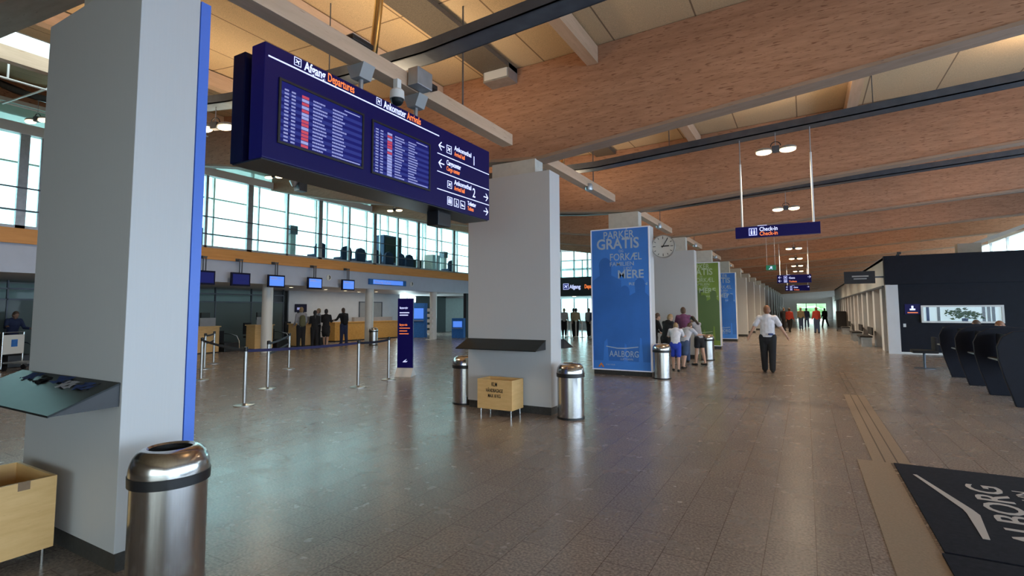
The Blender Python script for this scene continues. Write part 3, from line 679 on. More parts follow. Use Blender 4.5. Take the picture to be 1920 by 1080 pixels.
# portal sign
o = thing('departures_sign', 'backlit sign reading Afgang Departures on the black portal wall behind the second column', 'sign', (-14.2, 31.88, 2.95))
obj('sign_plate', bx(.0, 3.6, -.01, .01, -.12, .5), 'black_paint', o)
icon2(o, .1, .02, .4, 'plane'); text('Afgang', .36, 'letter_white', o, (.56, -.0515, .08), SOUTH, bold=.03, sx=.8); text('Departures', .36, 'letter_orange', o, (1.62, -.0515, .08), SOUTH, bold=.03, sx=.6)
for o_ in bpy.data.objects:
    if 'moved' in o_: del o_['moved']
# black lettered sign beside the dark block
o = thing('shop_sign', 'dark rectangular sign sticking out from the corridor wall left of the dark block', 'sign', (1.87, 23.28, 2.56))
obj('sign_box', bev(bx(-.55, .42, -.04, .04, 0, .46), .005), 'black_paint', o)
obj('lettering', box(bx(-.30, .22, -.044, -.04, .25, .30), -.25, .16, -.044, -.04, .16, .20), 'grey_paint', o); obj('arm', bx(.42, .70, -.02, .02, .2, .26), 'tray_metal', o)
# ------------------------------------------------------------------ twin lamps
def twin(x, y, z, lab, power, rz=0):
    o = thing('twin_lamp', lab, 'ceiling lamp', (x, y, z), rz, 'twin ceiling lamps')
    for s in (-1, 1):
        bm = BM(); bmesh.ops.create_uvsphere(bm, u_segments=24, v_segments=12, radius=1)
        for v in bm.verts: v.co = Vector((v.co.x*.13+s*.19, v.co.y*.085, v.co.z*.045-(.01)))
        obj('lamp_head', bm, 'lamp_glow', o, True)
        bm = BM(); bmesh.ops.create_uvsphere(bm, u_segments=24, v_segments=12, radius=1)
        for v in bm.verts: v.co = Vector((v.co.x*.14+s*.19, v.co.y*.095, max(v.co.z, 0)*.06+.012))
        obj('lamp_shade', bm, 'grey_paint', o, True)
    obj('gear_box', bev(bx(-.06, .06, -.05, .05, -.03, .08), .01), 'tray_metal', o)
    obj('wire_loop', tube([(.08*math.cos(t), 0, .08+.08*math.sin(t)) for t in [k*PI/10 for k in range(11)]], .008, 8), 'black_plastic', o, True)
    obj('suspension_rod', tube([(0, 0, .08), (0, 0, zt(x)-z+.01)], .007, 6), 'galvanised', o)
    if power: lamp('hall_spot_light', 'SPOT', (x, y, z-.08), power, (1, .80, .56), (0, 0, 0), .12, 2.7)
    return o
for i in range(6):
    for x in (-.35, 3.6):
        if i == 0 and x > 0: continue
        y = TRAY[i]
        tag(obj('tray_fill_box', bev(bx(-.07, .07, -.1, .1, 0, .06), .01), 'tray_metal'), 'small added ceiling light box lying on the %s cable tray, %s' % (ORD[i], 'over the walkway' if x < 0 else 'right part'), 'lamp', 'added ceiling fill lights on the cable trays').location = (x, y, zt(x)+.03)
        lamp('tray_fill_light', 'SPOT', (x, y, zt(x)+.16), 150, (1, .74, .48), (PI, 0, 0), .08, 2.8)  # added spots with made-up boxes, to brighten the ceiling
for i, y in enumerate(TRAY):
    if i in (0, 9): continue
    z = [0, 4.42, 4.28, 4.28, 4.3, 4.3, 4.3, 4.3, 4.3, 4.3][i]
    twin(-.35, y-(.0 if i != 1 else .05), z, 'glowing twin oval lamp over the walkway, %s in the row above the hanging signs' % ORD[i-1], 200 if i < 4 else 750)
twin(-7.97, 4.6, 4.5, 'glowing twin oval lamp left of the departures board', 200, .3)
twin(-14.3, 10.15, 5.8, 'glowing twin oval lamp under the left part of the departures board', 260, .3)
twin(-14.1, 15.4, 5.6, 'glowing twin oval lamp under the middle of the departures board', 260, .3)
twin(-14.9, 4.6, 5.92, 'glowing twin oval lamp at the far left edge', 200, .3)
lamp('hall_spot_light', 'SPOT', (-12, 22, 4.6), 220, (1, .85, .62), (0, 0, 0), .12, 2.7)
# ------------------------------------------------------------------ mat and tactile strip
mt_ = thing('entrance_mat', 'dark entrance mat with pale lettering at the lower right', 'floor mat', (0, 0, 0))
obj('mat_panel', bx(.74, 3.6, 4.50, 6.78, .0, .012), 'mat_fabric', mt_); obj('mat_panel', bx(.72, 3.6, 1.6, 4.47, .0, .012), 'mat_fabric', mt_)
obj('logo_line', prism([(.845, 6.40), (.875, 6.40), (1.10, 5.52), (1.12, 5.40), (1.055, 4.87), (1.015, 4.87), (1.04, 5.40), (1.035, 5.50)], 'z', .012, .014), 'mat_print', mt_)
q = text('AALBORG', .345, 'mat_print', mt_, (1.44, 4.62, .0125), (0, 0, PI/2), bold=.01); ww = max(v.co.x for v in q.data.vertices); q.scale = (1.68/ww, 1, 1)
q = text('LUFTHAVN', .15, 'mat_print', mt_, (1.62, 5.2, .0125), (0, 0, PI/2)); ww = max(v.co.x for v in q.data.vertices); q.scale = (1.05/ww, 1, 1)
t_ = thing('tactile_strip', 'paler guide strip with two grooves let into the floor beyond the mat', 'floor strip', (0, 0, 0))
obj('guide_band', bx(.56, .89, 6.80, 11.75, 0, .003), 'tactile_stone', t_)
bm = BM()
for x in (.67, .78): box(bm, x-.007, x+.007, 6.8, 16, .002, .0036)
obj('groove_lines', bm, 'groove', t_)
t_ = tag(obj('tactile_strip', bx(.42, .715, 1.6, 6.8, 0, .003), 'tactile_stone'), 'plain paler guide strip along the left edge of the mat', 'floor strip')
# ------------------------------------------------------------------ barrier posts
def post(x, y, lab):
    o = thing('barrier_post', lab, 'barrier post', (x, y, 0), 0, 'steel queue barrier posts')
    obj('base', lathe([(0, 0), (.17, 0), (.17, .012), (.05, .03), (.03, .04), (0, .04)], 32), 'post_steel', o, True)
    obj('pole', tube([(0, 0, .03), (0, 0, .93)], .03, 20), 'post_steel', o, True)
    obj('belt_head', lathe([(0, .92), (.034, .92), (.036, .99), (.02, 1.0), (0, 1.0)], 24), 'black_plastic', o, True)
    return o
PP = dict(a=(-8.47, 5.57), b=(-9.83, 6.97), c=(-8.32, 8.03), d=(-12.61, 9.58), e=(-12.43, 7.07), f=(-15.96, 9.44), g=(-8.60, 9.25), h=(-14.73, 8.46))
LB = dict(a='steel barrier post nearest the viewer', b='steel barrier post behind and right of the nearest one', c='steel barrier post at the right end of the blue belt', d='steel barrier post in front of the queueing people', e='steel barrier post just right of the nearest column, front one', f='thin distant steel barrier post in front of the left desk', g='steel barrier post left of the navy standing sign', h='steel barrier post just right of the nearest column, rear one')
first = None
for k, (x, y) in PP.items():
    if not first: first = post(x, y, LB[k])
    else: dup(first, (x, y, 0), 0, LB[k])
def belt(p, q, z, m_, lab, sag=.02):
    p, q = Vector((*p, z)), Vector((*q, z)); d = (q-p).normalized(); p, q = p+d*.03, q-d*.03; bm = BM(); nrm = Vector((-d.y, d.x, 0))*.0015; rows = []
    for k in range(9):
        t = k/8; c = p.lerp(q, t)-Vector((0, 0, sag*4*t*(1-t)))
        rows.append([bm.verts.new(c+nrm*s+Vector((0, 0, u))) for s, u in ((-1, -.025), (1, -.025), (1, .025), (-1, .025))])
    for a, b_ in zip(rows, rows[1:]):
        for i in range(4): bm.faces.new((a[i], a[(i+1) % 4], b_[(i+1) % 4], b_[i]))
    bm.faces.new(rows[0]); bm.faces.new(rows[-1][::-1])
    tag(obj('barrier_belt', bm, m_), lab, 'barrier belt', 'queue barrier belts')
belt(PP['a'], PP['c'], .93, 'belt_navy', 'navy belt from the nearest barrier post to the right end post')
belt(PP['a'], PP['e'], .93, 'belt_black', 'dark belt running left from the nearest barrier post')
belt(PP['c'], PP['g'], .93, 'belt_black', 'thin dark belt towards the post by the navy standing sign')
for k, z in enumerate((.93, .72)):
    belt(PP['b'], PP['d'], z, 'belt_black', '%s dark belt between the inner barrier posts' % ('upper', 'lower')[k])
    belt(PP['e'], PP['h'], z, 'belt_black', '%s dark belt between the two posts right of the nearest column' % ('upper', 'lower')[k])
    belt(PP['h'], PP['f'], z, 'belt_black', '%s dark belt towards the thin distant barrier post' % ('upper', 'lower')[k])
# standing sign
o = thing('standing_sign', 'tall navy standing sign with white and orange text on a wedge foot', 'sign', (-8.7, 9.95, 0), 0)
obj('sign_board', bev(bx(-.20, .20, -.03, .03, .10, 1.92), .004), 'sign_navy', o)
obj('foot', prism([(-.20, 0), (.20, 0), (.03, .20), (-.03, .20)], 'x', -.21, .21), 'white_metal', o)
text('Bagageregler', .075, 'letter_white', o, (-.15, -.0315, 1.66), SOUTH, bold=.02, sx=.55)
obj('lettering', box(bx(-.15, .10, -.032, -.03, 1.55, 1.575), -.15, .07, -.032, -.03, 1.49, 1.515), 'letter_white', o)
text('Baggage rules', .075, 'letter_orange', o, (-.15, -.0315, 1.24), SOUTH, bold=.02, sx=.5)
obj('lettering', box(box(bx(-.15, .12, -.032, -.03, 1.17, 1.19), -.15, .05, -.032, -.03, 1.10, 1.12), -.15, .09, -.032, -.03, 1.03, 1.05), 'letter_orange', o)
obj('small_logo', prism([(-.06, .34), (.04, .34), (.07, .37), (.0, .36), (.05, .42), (-.03, .37)], 'y', -.033, -.031), 'letter_white', o)
o.rotation_euler = (0, 0, .38)
# ------------------------------------------------------------------ check-in area
for k, (y, lab) in enumerate(((7.2, 'round white column under the gallery at the far left'), (12.9, 'round white column behind the barrier belts'), (18.35, 'round white column in front of the wooden counter'), (23.3, 'round white column by the bright exit'), (28.5, 'round white column at the end of the gallery'))):
    tag(obj('round_column', lathe([(0, 0), (.2, 0), (.2, 2.65), (0, 2.65)], 32), 'white_metal', None, True), lab, 'column', 'round columns under the gallery').location = (-18.35, y, 0)
def hscreen(y, m_, lab, w_=.72):
    o = thing('hanging_screen', lab, 'screen', (-17.72, y, 2.52), 0, 'screens over the check-in desks')
    obj('screen_case', bev(bx(-.04, .04, -w_/2, w_/2, 0, .48), .006), 'sign_navy_dark', o)
    obj('display', bx(.04, .046, -w_/2+.05, w_/2-.05, .06, .42), m_, o)
    obj('hanger', box(bx(-.015, .015, -.06, -.03, .48, .95), -.015, .015, .03, .06, .48, .95), 'tray_metal', o)
    obj('mounting_arm', box(bx(-.23, .02, -.08, .08, .93, .97), -.25, -.2, -.08, .08, .9, 1.0), 'tray_metal', o)
    if m_ == 'monitor_blue': obj('screen_text', box(bx(.046, .048, -w_/2+.1, w_/2-.35, .34, .37), .046, .048, -w_/2+.08, w_/2-.1, .30, .31), 'text_pale', o)
hscreen(4.5, 'screen_dim', 'navy hanging screen at the far left edge'); hscreen(10.05, 'screen_dim', 'dark blue hanging screen nearest the big column'); hscreen(11.35, 'screen_dim', 'dark blue hanging screen, second from the big column')
hscreen(12.8, 'monitor_blue', 'bright blue hanging screen above the round column'); hscreen(14.6, 'monitor_blue', 'bright blue hanging screen, fourth from the big column'); hscreen(16.4, 'monitor_blue', 'bright blue hanging screen, fifth from the big column')
o = thing('fascia_sign', 'long pale blue sign on the gallery front above the wooden counter', 'sign', (-17.97, 19.2, 2.86))
obj('sign_box', bx(-.02, .05, -1.3, 1.3, 0, .27), 'kiosk_blue', o); obj('sign_face', bx(.05, .055, -1.05, 1.05, .03, .24), 'monitor_blue', o)
text('Billetsalg  Tickets', .16, 'text_pale', o, (.056, -.95, .07), EAST)
for k, (y, z) in enumerate(((15.55, 3.05), (21.0, 3.0))):
    o = thing('round_emblem', ('white round wall emblem with a black mark between hanging screens', 'white round wall emblem with a black mark right of the pale blue sign')[k], 'emblem', (-17.985, y, z), 0, 'round emblems on the gallery front')
    obj('emblem_disc', prism([(.13*math.cos(t*PI/12), .13*math.sin(t*PI/12)) for t in range(24)], 'x', -.01, .012), 'white_metal', o)
    obj('emblem_mark', prism([(.0, -.1), (.09, -.02), (.08, .07), (.0, .11), (.03, .0)], 'x', .012, .016), 'black_plastic', o)
def desk(y, lab, m_='plywood', x=-20.3):
    o = thing('check_in_desk', lab, 'desk', (x, y, 0), 0, 'check-in desks')
    obj('desk_body', bev(bx(-.3, .3, -.42, .42, .04, 1.0), .01), m_, o); obj('desk_top', bev(bx(-.34, .36, -.46, .46, 1.0, 1.04), .008), 'plywood', o)
    obj('screen_panel', bx(.2, .23, -.3, .3, 1.04, 1.36), 'grey_paint', o); obj('plinth', bx(-.28, .28, -.4, .4, 0, .04), 'black_plastic', o)
    t = thing('computer_monitor', 'dark computer monitor on ' + lab.replace('check-in desk', 'the check-in desk'), 'monitor', (x-.15, y+.1, 1.04), .4, 'monitors on the check-in desks')
    obj('monitor_foot', bx(-.08, .08, -.1, .1, 0, .015), 'black_plastic', t); obj('monitor_stem', bx(-.02, .02, -.02, .02, .015, .25), 'black_plastic', t)
    obj('monitor_case', bev(bx(-.03, .03, -.25, .25, .2, .52), .006), 'black_plastic', t)
    c = thing('office_chair', 'black office chair behind ' + lab.replace('check-in desk', 'the check-in desk'), 'chair', (x-1.0, y+.3, 0), .3, 'office chairs at the desks')
    obj('seat', bev(bx(-.24, .24, -.24, .24, .45, .53), .03), 'cloth_black', c, True); obj('backrest', bev(bx(-.28, -.2, -.22, .22, .6, 1.1), .03), 'cloth_black', c, True)
    obj('stem', tube([(0, 0, .08), (0, 0, .45)], .03), 'chrome', c, True); obj('base', box(bx(-.28, .28, -.03, .03, .03, .08), -.03, .03, -.28, .28, .03, .08), 'black_plastic', c)
    s = thing('bag_scale', 'low bag belt with curved guard by ' + lab.replace('check-in desk', 'the desk'), 'baggage belt', (x-.25, y+1.0, 0), 0, 'bag belts by the desks')
    obj('belt_bed', bev(bx(-.6, .45, -.3, .3, 0, .35), .02), 'black_plastic', s)
    obj('side_guard', tube([(.45, .33, .02), (.42, .33, .4), (.25, .33, .6), (-.3, .33, .68), (-.6, .33, .68)], .02, 10), 'chrome', s, True); obj('end_screen', bx(-.62, -.58, -.3, .3, .0, .8), 'cloth_black', s)
desk(11.6, 'check-in desk of light wood nearest the big column')
desk(13.95, 'check-in desk of light wood behind the round column'); desk(16.0, 'check-in desk where the queue stands'); desk(5.2, 'check-in desk at the far left edge')
for k, (y, z) in enumerate(((10.9, 1.06), (13.1, 1.06))): pass
o = thing('ticket_counter', 'long orange brown wooden ticket counter with dark upper screen', 'counter', (-21.5, 21.3, 0))
obj('counter_front', bev(bx(-.3, .3, -2.5, 2.3, .06, .98), .01), 'counter_wood', o); obj('counter_top', bx(-.34, .34, -2.53, 2.33, .98, 1.02), 'counter_wood', o)
obj('rear_screen', bx(-.3, -.1, -.8, 2.2, 1.02, 1.25), 'grey_paint', o); obj('plinth', bx(-.27, .27, -2.45, 2.25, 0, .06), 'black_plastic', o)
# frosted partitions and pale wall behind the desks
struct('wall_partition', bx(-23.0, -22.9, 17.3, 25.6, 0, 2.65), 'white_paint')
w = struct('window_10', bx(-22.4, -22.36, -2, 16.6, 0, 2.0), 'glass_frosted')
bm = BM()
for i in range(12): box(bm, -22.43, -22.33, -2+1.69*i-.02, -2+1.69*i+.02, 0, 2.65)
box(bm, -22.43, -22.33, -2, 16.6, 2.0, 2.05); box(bm, -22.43, -22.33, -2, 16.6, 2.35, 2.4)
obj('window_frame', bm, 'tray_metal', w)
w = struct('window_11', bx(-23.99, -23.97, -2, 16.6, 1.9, 2.6), 'glass_green')
lamp('office_light', 'AREA', (-20.6, 12, 2.6), 26, (.85, .95, 1), (0, 0, 0), (3, 12)); lamp('office_light', 'AREA', (-20.6, 21, 2.6), 48, (1, .92, .78), (0, 0, 0), (3, 6))
o = thing('wall_screen', 'dark wall screen on the pale wall behind the queue', 'screen', (-22.88, 18.0, 1.55)); obj('screen_case', bx(0, .05, -.35, .35, 0, .42), 'sign_navy_dark', o); obj('screen_text', bx(.05, .052, -.25, .0, .12, .24), 'text_pale', o)
o = thing('passage_opening', 'grey framed hatch in the pale wall above the ticket counter', 'hatch', (-22.88, 23.0, 1.1)); obj('hatch_panel', bx(0, .02, -.9, .9, 0, 1.0), 'grey_paint', o); obj('hatch_frame', box(box(bx(0, .04, -.95, -.9, 0, 1.05), 0, .04, .9, .95, 0, 1.05), 0, .04, -.95, .95, 1.0, 1.05), 'tray_metal', o)
DL = [(-20.2, 17.3), (-20.6, 18.9), (-21.4, 20.6), (-20.4, 20.9), (-19.6, 22.3), (-22, 21.8), (-19.6, 14.9), (-20.8, 9.0), (-19.6, 24.6)]
for k, (x, y) in enumerate(DL):
    o = thing('downlight', 'small round recessed downlight under the gallery, %s along from the left' % ORD[sorted(DL, key=lambda p: p[1]).index((x, y))], 'downlight', (x, y, 2.65), 0, 'downlights under the gallery')
    obj('lamp_disc', lathe([(0, -.012), (.085, -.012), (.09, 0), (0, 0)], 20), 'downlight_glow', o); obj('trim_ring', lathe([(.09, -.014), (.12, -.01), (.12, 0), (.09, 0)], 20), 'white_metal', o)
DP = [(-13.8, 33), (-13.0, 34.5), (-12.4, 33.2), (-11.9, 35.6), (-12.9, 36.8)]
for k, (x, y) in enumerate(DP):
    tag(obj('downlight', lathe([(0, -.012), (.12, -.012), (.12, 0), (0, 0)], 20), 'downlight_glow'), 'small ceiling light under the departures portal, %s of the five' % ORD[k], 'downlight', 'downlights in the portal').location = (x, y, 2.53)
lamp('portal_light', 'AREA', (-12.5, 34.5, 2.5), 60, (1, .95, .85), (0, 0, 0), (6, 4))
# kiosks and displays near the exit
def kiosk(x, y, w_, h, lab, d=.5):
    o = thing('blue_kiosk', lab, 'kiosk', (x, y, 0), .35, 'blue self service kiosks'); obj('kiosk_body', bev(bx(-w_/2, w_/2, -d/2, d/2, 0, h), .02), 'kiosk_blue', o)
    obj('kiosk_screen', bx(-w_/2+.08, w_/2-.08, -d/2-.01, -d/2, h*.55, h*.85), 'monitor_blue', o); obj('kiosk_shelf', bx(-w_/2+.05, w_/2-.05, -d/2-.12, -d/2, h*.48, h*.5), 'galvanised', o)
kiosk(-20.3, 24.4, .9, 2.05, 'tall blue cabinet just right of the navy standing sign'); kiosk(-17.8, 25.0, .7, 1.15, 'low blue kiosk right of the bright exit'); kiosk(-16.0, 26.3, .35, 1.9, 'narrow blue kiosk at the edge of the second column')
o = thing('leaflet_stand', 'slim white stand with small items by the round column at the exit', 'stand', (-18.1, 22.75, 0)); obj('stand_post', bx(-.03, .03, -.03, .03, 0, 1.8), 'white_metal', o); obj('base', lathe([(0, 0), (.28, 0), (.28, .02), (0, .02)], 24), 'white_metal', o)
for k in range(5): obj('holder', bev(bx(-.17, .17, -.10, .02, .35+.3*k, .52+.3*k), .01), 'paper', o)
tag(obj('wooden_chest', bev(bx(-.3, .3, -.3, .3, 0, .6), .02), 'orange'), 'small orange brown box in the dark opening left of the second column', 'box').location = (-19.6, 29.3, 0)
struct('wall_shade_sheet', bx(-18.3, -18.1, 26.2, 31.9, 0, 2.65), 'black_paint')  # black sheet paints in the shade of the opening
# far left luggage trolley
o = thing('luggage_trolley', 'white luggage trolley with a blue square on its panel, at the far left edge', 'trolley', (-19.3, 5.75, 0), .5)
obj('front_panel', bev(bx(.0, .03, -.3, .3, .45, .98), .01), 'white_metal', o); obj('panel_logo', bx(.031, .034, -.08, .10, .65, .85), 'kiosk_blue', o)
obj('frame', tube([(0, -.3, .05), (0, -.3, 1.05), (0, .3, 1.05), (0, .3, .05)], .02), 'chrome', o, True); obj('tray', bx(.03, .7, -.28, .28, .2, .24), 'galvanised', o)
for s in (-1, 1): obj('wheel', prism([(.07+.0+.07*math.cos(t*PI/8), .07+.07*math.sin(t*PI/8)) for t in range(16)], 'y', s*.28-.02, s*.28+.02), 'black_plastic', o)
# ------------------------------------------------------------------ gallery furniture
gc = None
for k, y in enumerate((10.4, 15.9, 17.4, 18.3, 19.4, 20.3, 21.2, 21.9, 25.8)):
    lab = 'dark rounded gallery chair behind the glass, %s from the left' % ORD[k]
    if not gc:
        gc = thing('lounge_chair', lab, 'chair', (-19.2, y, 3.75), 0, 'lounge chairs on the gallery')
        obj('seat', bev(bx(-.3, .3, -.3, .3, .25, .42), .05), 'cloth_navy', gc, True); obj('backrest', prism([(-.3, .3), (-.32, .7), (-.22, .88), (0, .95), (.22, .88), (.32, .7), (.3, .3)], 'x', .2, .3), 'cloth_navy', gc)
        for sx in (-1, 1):
            for sy in (-1, 1): obj('leg', tube([(sx*.24, sy*.24, 0), (sx*.24, sy*.24, .26)], .015, 8), 'chrome', gc)
    else: dup(gc, (-19.2, y, 3.75), 0, lab)
o = thing('display_cabinet', 'tall dark blue glass cabinet standing on the gallery', 'cabinet', (-21.2, 22.6, 3.75)); obj('cabinet_body', bev(bx(-.4, .4, -.75, .75, 0, 2.2), .02), 'cloth_denim', o); obj('cabinet_door', bx(.4, .42, -.68, .68, .1, 2.1), 'black_glass', o)
o = thing('service_table', 'small pale table with a dark coffee machine on the gallery', 'table', (-19.4, 22.9, 3.75)); obj('table_top', bx(-.3, .3, -.5, .5, .7, .74), 'plywood', o); obj('table_body', bx(-.27, .27, -.45, .45, 0, .7), 'black_plastic', o)
o = thing('pale_cupboard', 'pale cupboard on the gallery beside the coffee table', 'cupboard', (-19.0, 24.0, 3.75)); obj('cupboard_body', bev(bx(-.3, .3, -.35, .35, 0, 1.1), .01), 'paper', o); obj('cupboard_door', bx(.3, .31, -.32, .32, .05, 1.05), 'white_paint', o)
for k, (y, h) in enumerate(((11.0, 1.5), (15.6, 1.4), (27.2, 1.3))):
    o = thing('gallery_loudspeaker_post', 'slim grey post with a box on top behind the gallery glass, %s from the left' % ORD[k], 'post', (-20.6, y, 3.75), 0, 'posts on the gallery')
    obj('post', bx(-.14, .14, -.14, .14, 0, h), 'outdoor_grey', o); obj('top_box', bev(bx(-.2, .2, -.2, .2, h, h+.4), .02), 'tray_metal', o)
o = thing('wall_loudspeaker', 'grey loudspeaker cluster hanging under the board beside the twin lamp', 'speaker', (-14.0, 10.9, 5.45)); obj('speaker_case', bev(bx(-.13, .13, -.15, .15, 0, .45), .02), 'tray_metal', o); obj('speaker_horn', lathe([(.05, 0), (.14, .18), (.12, .18), (0, .02)], 20, None, (.0, -.26, .1)), 'galvanised', o, True); obj('rod', tube([(0, 0, .44), (0, 0, zc(-14)-5.46)], .012), 'galvanised', o)
# sprinkler pipes at the left
o = thing('ceiling_pipework', 'thin white pipes below the skylight at the far left', 'pipes', (0, 0, 0))
obj('main_pipe', tube([(-15.6, 2, 6.35), (-15.6, 12, 6.35)], .02), 'white_metal', o, True); obj('main_pipe', tube([(-13.2, 2.0, 6.1), (-13.2, 12, 6.1)], .02), 'white_metal', o, True)
for y in (3.6, 5.0, 7.0): obj('drop_pipe', tube([(-13.2, y, 6.1), (-13.2, y, zc(-13.2))], .018), 'white_metal', o, True)
obj('cross_pipe', tube([(-15.6, 4.2, 6.32), (-13.2, 4.2, 6.13)], .02), 'white_metal', o, True)
# ------------------------------------------------------------------ dark block details
w = struct('window_12', bx(3.62, 5.70, 23.12, 23.14, 1.18, 1.67), 'glass_clear')
obj('window_frame', box(box(box(bx(3.56, 5.76, 23.09, 23.2, 1.12, 1.18), 3.56, 5.76, 23.09, 23.2, 1.67, 1.73), 3.56, 3.62, 23.09, 23.2, 1.18, 1.67), 5.70, 5.76, 23.09, 23.2, 1.18, 1.67), 'white_metal', w)
obj('window_backing', bx(3.62, 5.70, 23.17, 23.19, 1.18, 1.67), 'outdoor_backlit' if 'outdoor_backlit' in M else mat('outdoor_backlit', (.6, .65, .68), .5, emit=(.75, .85, .9), es=.45), w)
o = thing('potted_plant', 'dark green leafy plant seen in the white framed window of the dark block', 'plant', (4.75, 23.155, 1.2))
R = random.Random(4); bm = BM()
for k in range(110):
    x, z = max(-.5, min(.5, R.gauss(0, .24))), .22+R.gauss(0, .08); a = R.uniform(0, PI); s = R.uniform(.05, .10)
    z = min(max(z, .05), .42)
    prism([(x+s*math.cos(a), z+s*.6*math.sin(a)), (x+.3*s*math.cos(a+1.57), z+.4*s*math.sin(a+1.57)), (x-s*math.cos(a), z-s*.6*math.sin(a)), (x+.3*s*math.cos(a-1.57), z+.4*s*math.sin(a-1.57))], 'y', -.012+k*.0001, -.009+k*.0001, bm)
obj('foliage', bm, 'leaf_green', o); obj('pot', bx(-.08, .08, -.012, .012, -.02, .08), 'cloth_denim', o)
for k, x in enumerate((3.75, 4.05, 5.25, 5.38, 5.5)):
    tag(obj('curtain_strip', bx(x-.04, x+.04, 23.145, 23.165, 1.18, 1.67), 'cloth_grey' if k else 'leaflet_blue'), 'grey vertical strip behind the white framed window, %s from left' % ORD[k], 'blind strip', 'strips behind the block window')
o = thing('room_sign', 'small blue sign left of the white framed window on the dark block', 'sign', (3.33, 23.185, 1.42)); obj('sign_plate', bx(-.22, .22, 0, .015, 0, .36), 'sign_navy', o); obj('sign_mark', box(bx(-.08, .08, -.004, 0, .14, .2), -.03, .03, -.004, 0, .2, .3), 'letter_white', o); obj('sign_text', bx(-.15, .15, -.004, 0, .04, .07), 'letter_orange', o)
tag(obj('light_switch', bev(bx(-.04, .04, -.01, .0, -.06, .06), .002), 'white_metal'), 'small white switch on the dark block beside the white pier', 'switch').location = (3.08, 23.2, 1.02)
o = thing('block_roof_lamp', 'tiny dark lamp on top of the dark block at its left end', 'lamp', (3.0, 23.25, 3.54)); obj('lamp_foot', bx(-.05, .05, -.05, .05, 0, .05), 'black_plastic', o); obj('lamp_head', bx(-.02, .10, -.04, .04, .05, .14), 'black_plastic', o)
# clerestory above the block
o = thing('roof_strut', 'pale sloping strut above the right end of the dark block', 'strut', (0, 0, 0)); obj('strut', tube([(5.46, 25.5, 3.97), (9.12, 25.5, 5.45)], .09, 4), 'white_metal', o); obj('strut_shoe', bx(5.11, 5.81, 25.3, 25.7, 3.52, 4.07), 'pale_concrete', o)
# ------------------------------------------------------------------ internet stations
first = None
SP = [(3.05, 11.6), (3.05, 13.0), (3.05, 14.4), (3.05, 15.9)]
for k, (x, y) in enumerate(SP):
    lab = ['dark curved side panel of the work stations nearest the viewer at right', 'dark curved work station panel, second from the right', 'dark curved work station panel, third from the right', 'dark curved work station panel farthest left'][k]
    if not first:
        first = thing('work_station', lab, 'work station', (x, y, 0), 0, 'dark curved work stations')
        out = [(-.10, 0), (.42, 0), (.36, .35), (.30, .62), (.9, .66), (.98, .8), (.96, 1.05), (.85, 1.18), (.6, 1.25), (.2, 1.26), (-.08, 1.23), (-.22, 1.14), (-.29, .98), (-.28, .75), (-.22, .45), (-.15, .2)]
        obj('side_panel', bev(prism(out, 'y', -.04, .04), .012, 2), 'dark_navy', first)
        obj('shelf', bx(-.1, .85, .04, 1.30, .68, .72), 'black_plastic', first); obj('rear_panel', bx(.02, .08, .04, 1.30, .72, 1.15), 'dark_navy', first)
        obj('shelf_edge', bx(-.115, -.1, .04, 1.30, .69, .71), 'galvanised', first)
    else: dup(first, (x, y, 0), 0, lab)
o = thing('low_stool', 'low dark chair left of the dark curved stations', 'chair', (2.75, 17.8, 0)); obj('seat', bev(bx(-.28, .28, -.25, .25, .42, .5), .03), 'cloth_black', o, True); obj('backrest', bev(bx(.2, .28, -.25, .25, .5, .85), .03), 'cloth_black', o, True); obj('pedestal', tube([(0, 0, 0), (0, 0, .42)], .03), 'tray_metal', o, True); obj('base', lathe([(0, 0), (.24, 0), (.24, .015), (0, .02)], 24), 'tray_metal', o)
for k, y in enumerate((27.5, 32.0, 40.0)):
    o = thing('waiting_bench', 'low dark bench along the right corridor wall, %s from the dark block' % ORD[k], 'bench', (2.2, y, 0), 0, 'benches along the right wall'); obj('seat', bev(bx(-.22, .22, -.9, .9, .40, .46), .01), 'cloth_black', o); obj('backrest', bev(bx(.2, .25, -.9, .9, .5, .82), .01), 'cloth_black', o)
    for s in (-1, 1): obj('leg', bx(-.18, .2, s*.75-.02, s*.75+.02, 0, .4), 'galvanised', o)
# portal barrier posts
for k, (x, y) in enumerate(((-12.5, 28.8), (-11.76, 27.58), (-12.0, 28.9), (-11.45, 28.5), (-10.75, 28.2))):
    tag(obj('portal_post', lathe([(0, 0), (.16, 0), (.16, .02), (.035, .03), (.035, .98), (0, 1.0)], 20), 'white_metal', None, True), 'slim pale barrier post before the departures portal, %s from left' % ORD[k], 'barrier post', 'posts before the departures portal').location = (x, y, 0)

# ------------------------------------------------------------------ people
def cap(bm, p0, p1, r0, r1, flat=1.0, n=14):
    p0, p1 = Vector(p0), Vector(p1); d = (p1-p0)
    L = d.length; d = d.normalized() if L > 1e-5 else Vector((0, 0, -1))
    side = Vector((1, 0, 0)) if abs(d.x) < .8 else Vector((0, 1, 0)); a = (side-d*side.dot(d)).normalized(); b = d.cross(a); rings = []
    st = [(-math.cos(t)*r0, math.sin(t)*r0) for t in (.25, .7, 1.15, PI/2)]+[(L+math.sin(t)*r1, math.cos(t)*r1) for t in (0, .42, .87, 1.32)]
    for s, r in st: rings.append([bm.verts.new(p0+d*s+a*r*math.cos(2*PI*k/n)+b*r*flat*math.sin(2*PI*k/n)) for k in range(n)])
    for u, w in zip(rings, rings[1:]):
        for k in range(n): bm.faces.new((u[k], u[(k+1) % n], w[(k+1) % n], w[k]))
    bm.faces.new(rings[0][::-1]); bm.faces.new(rings[-1])
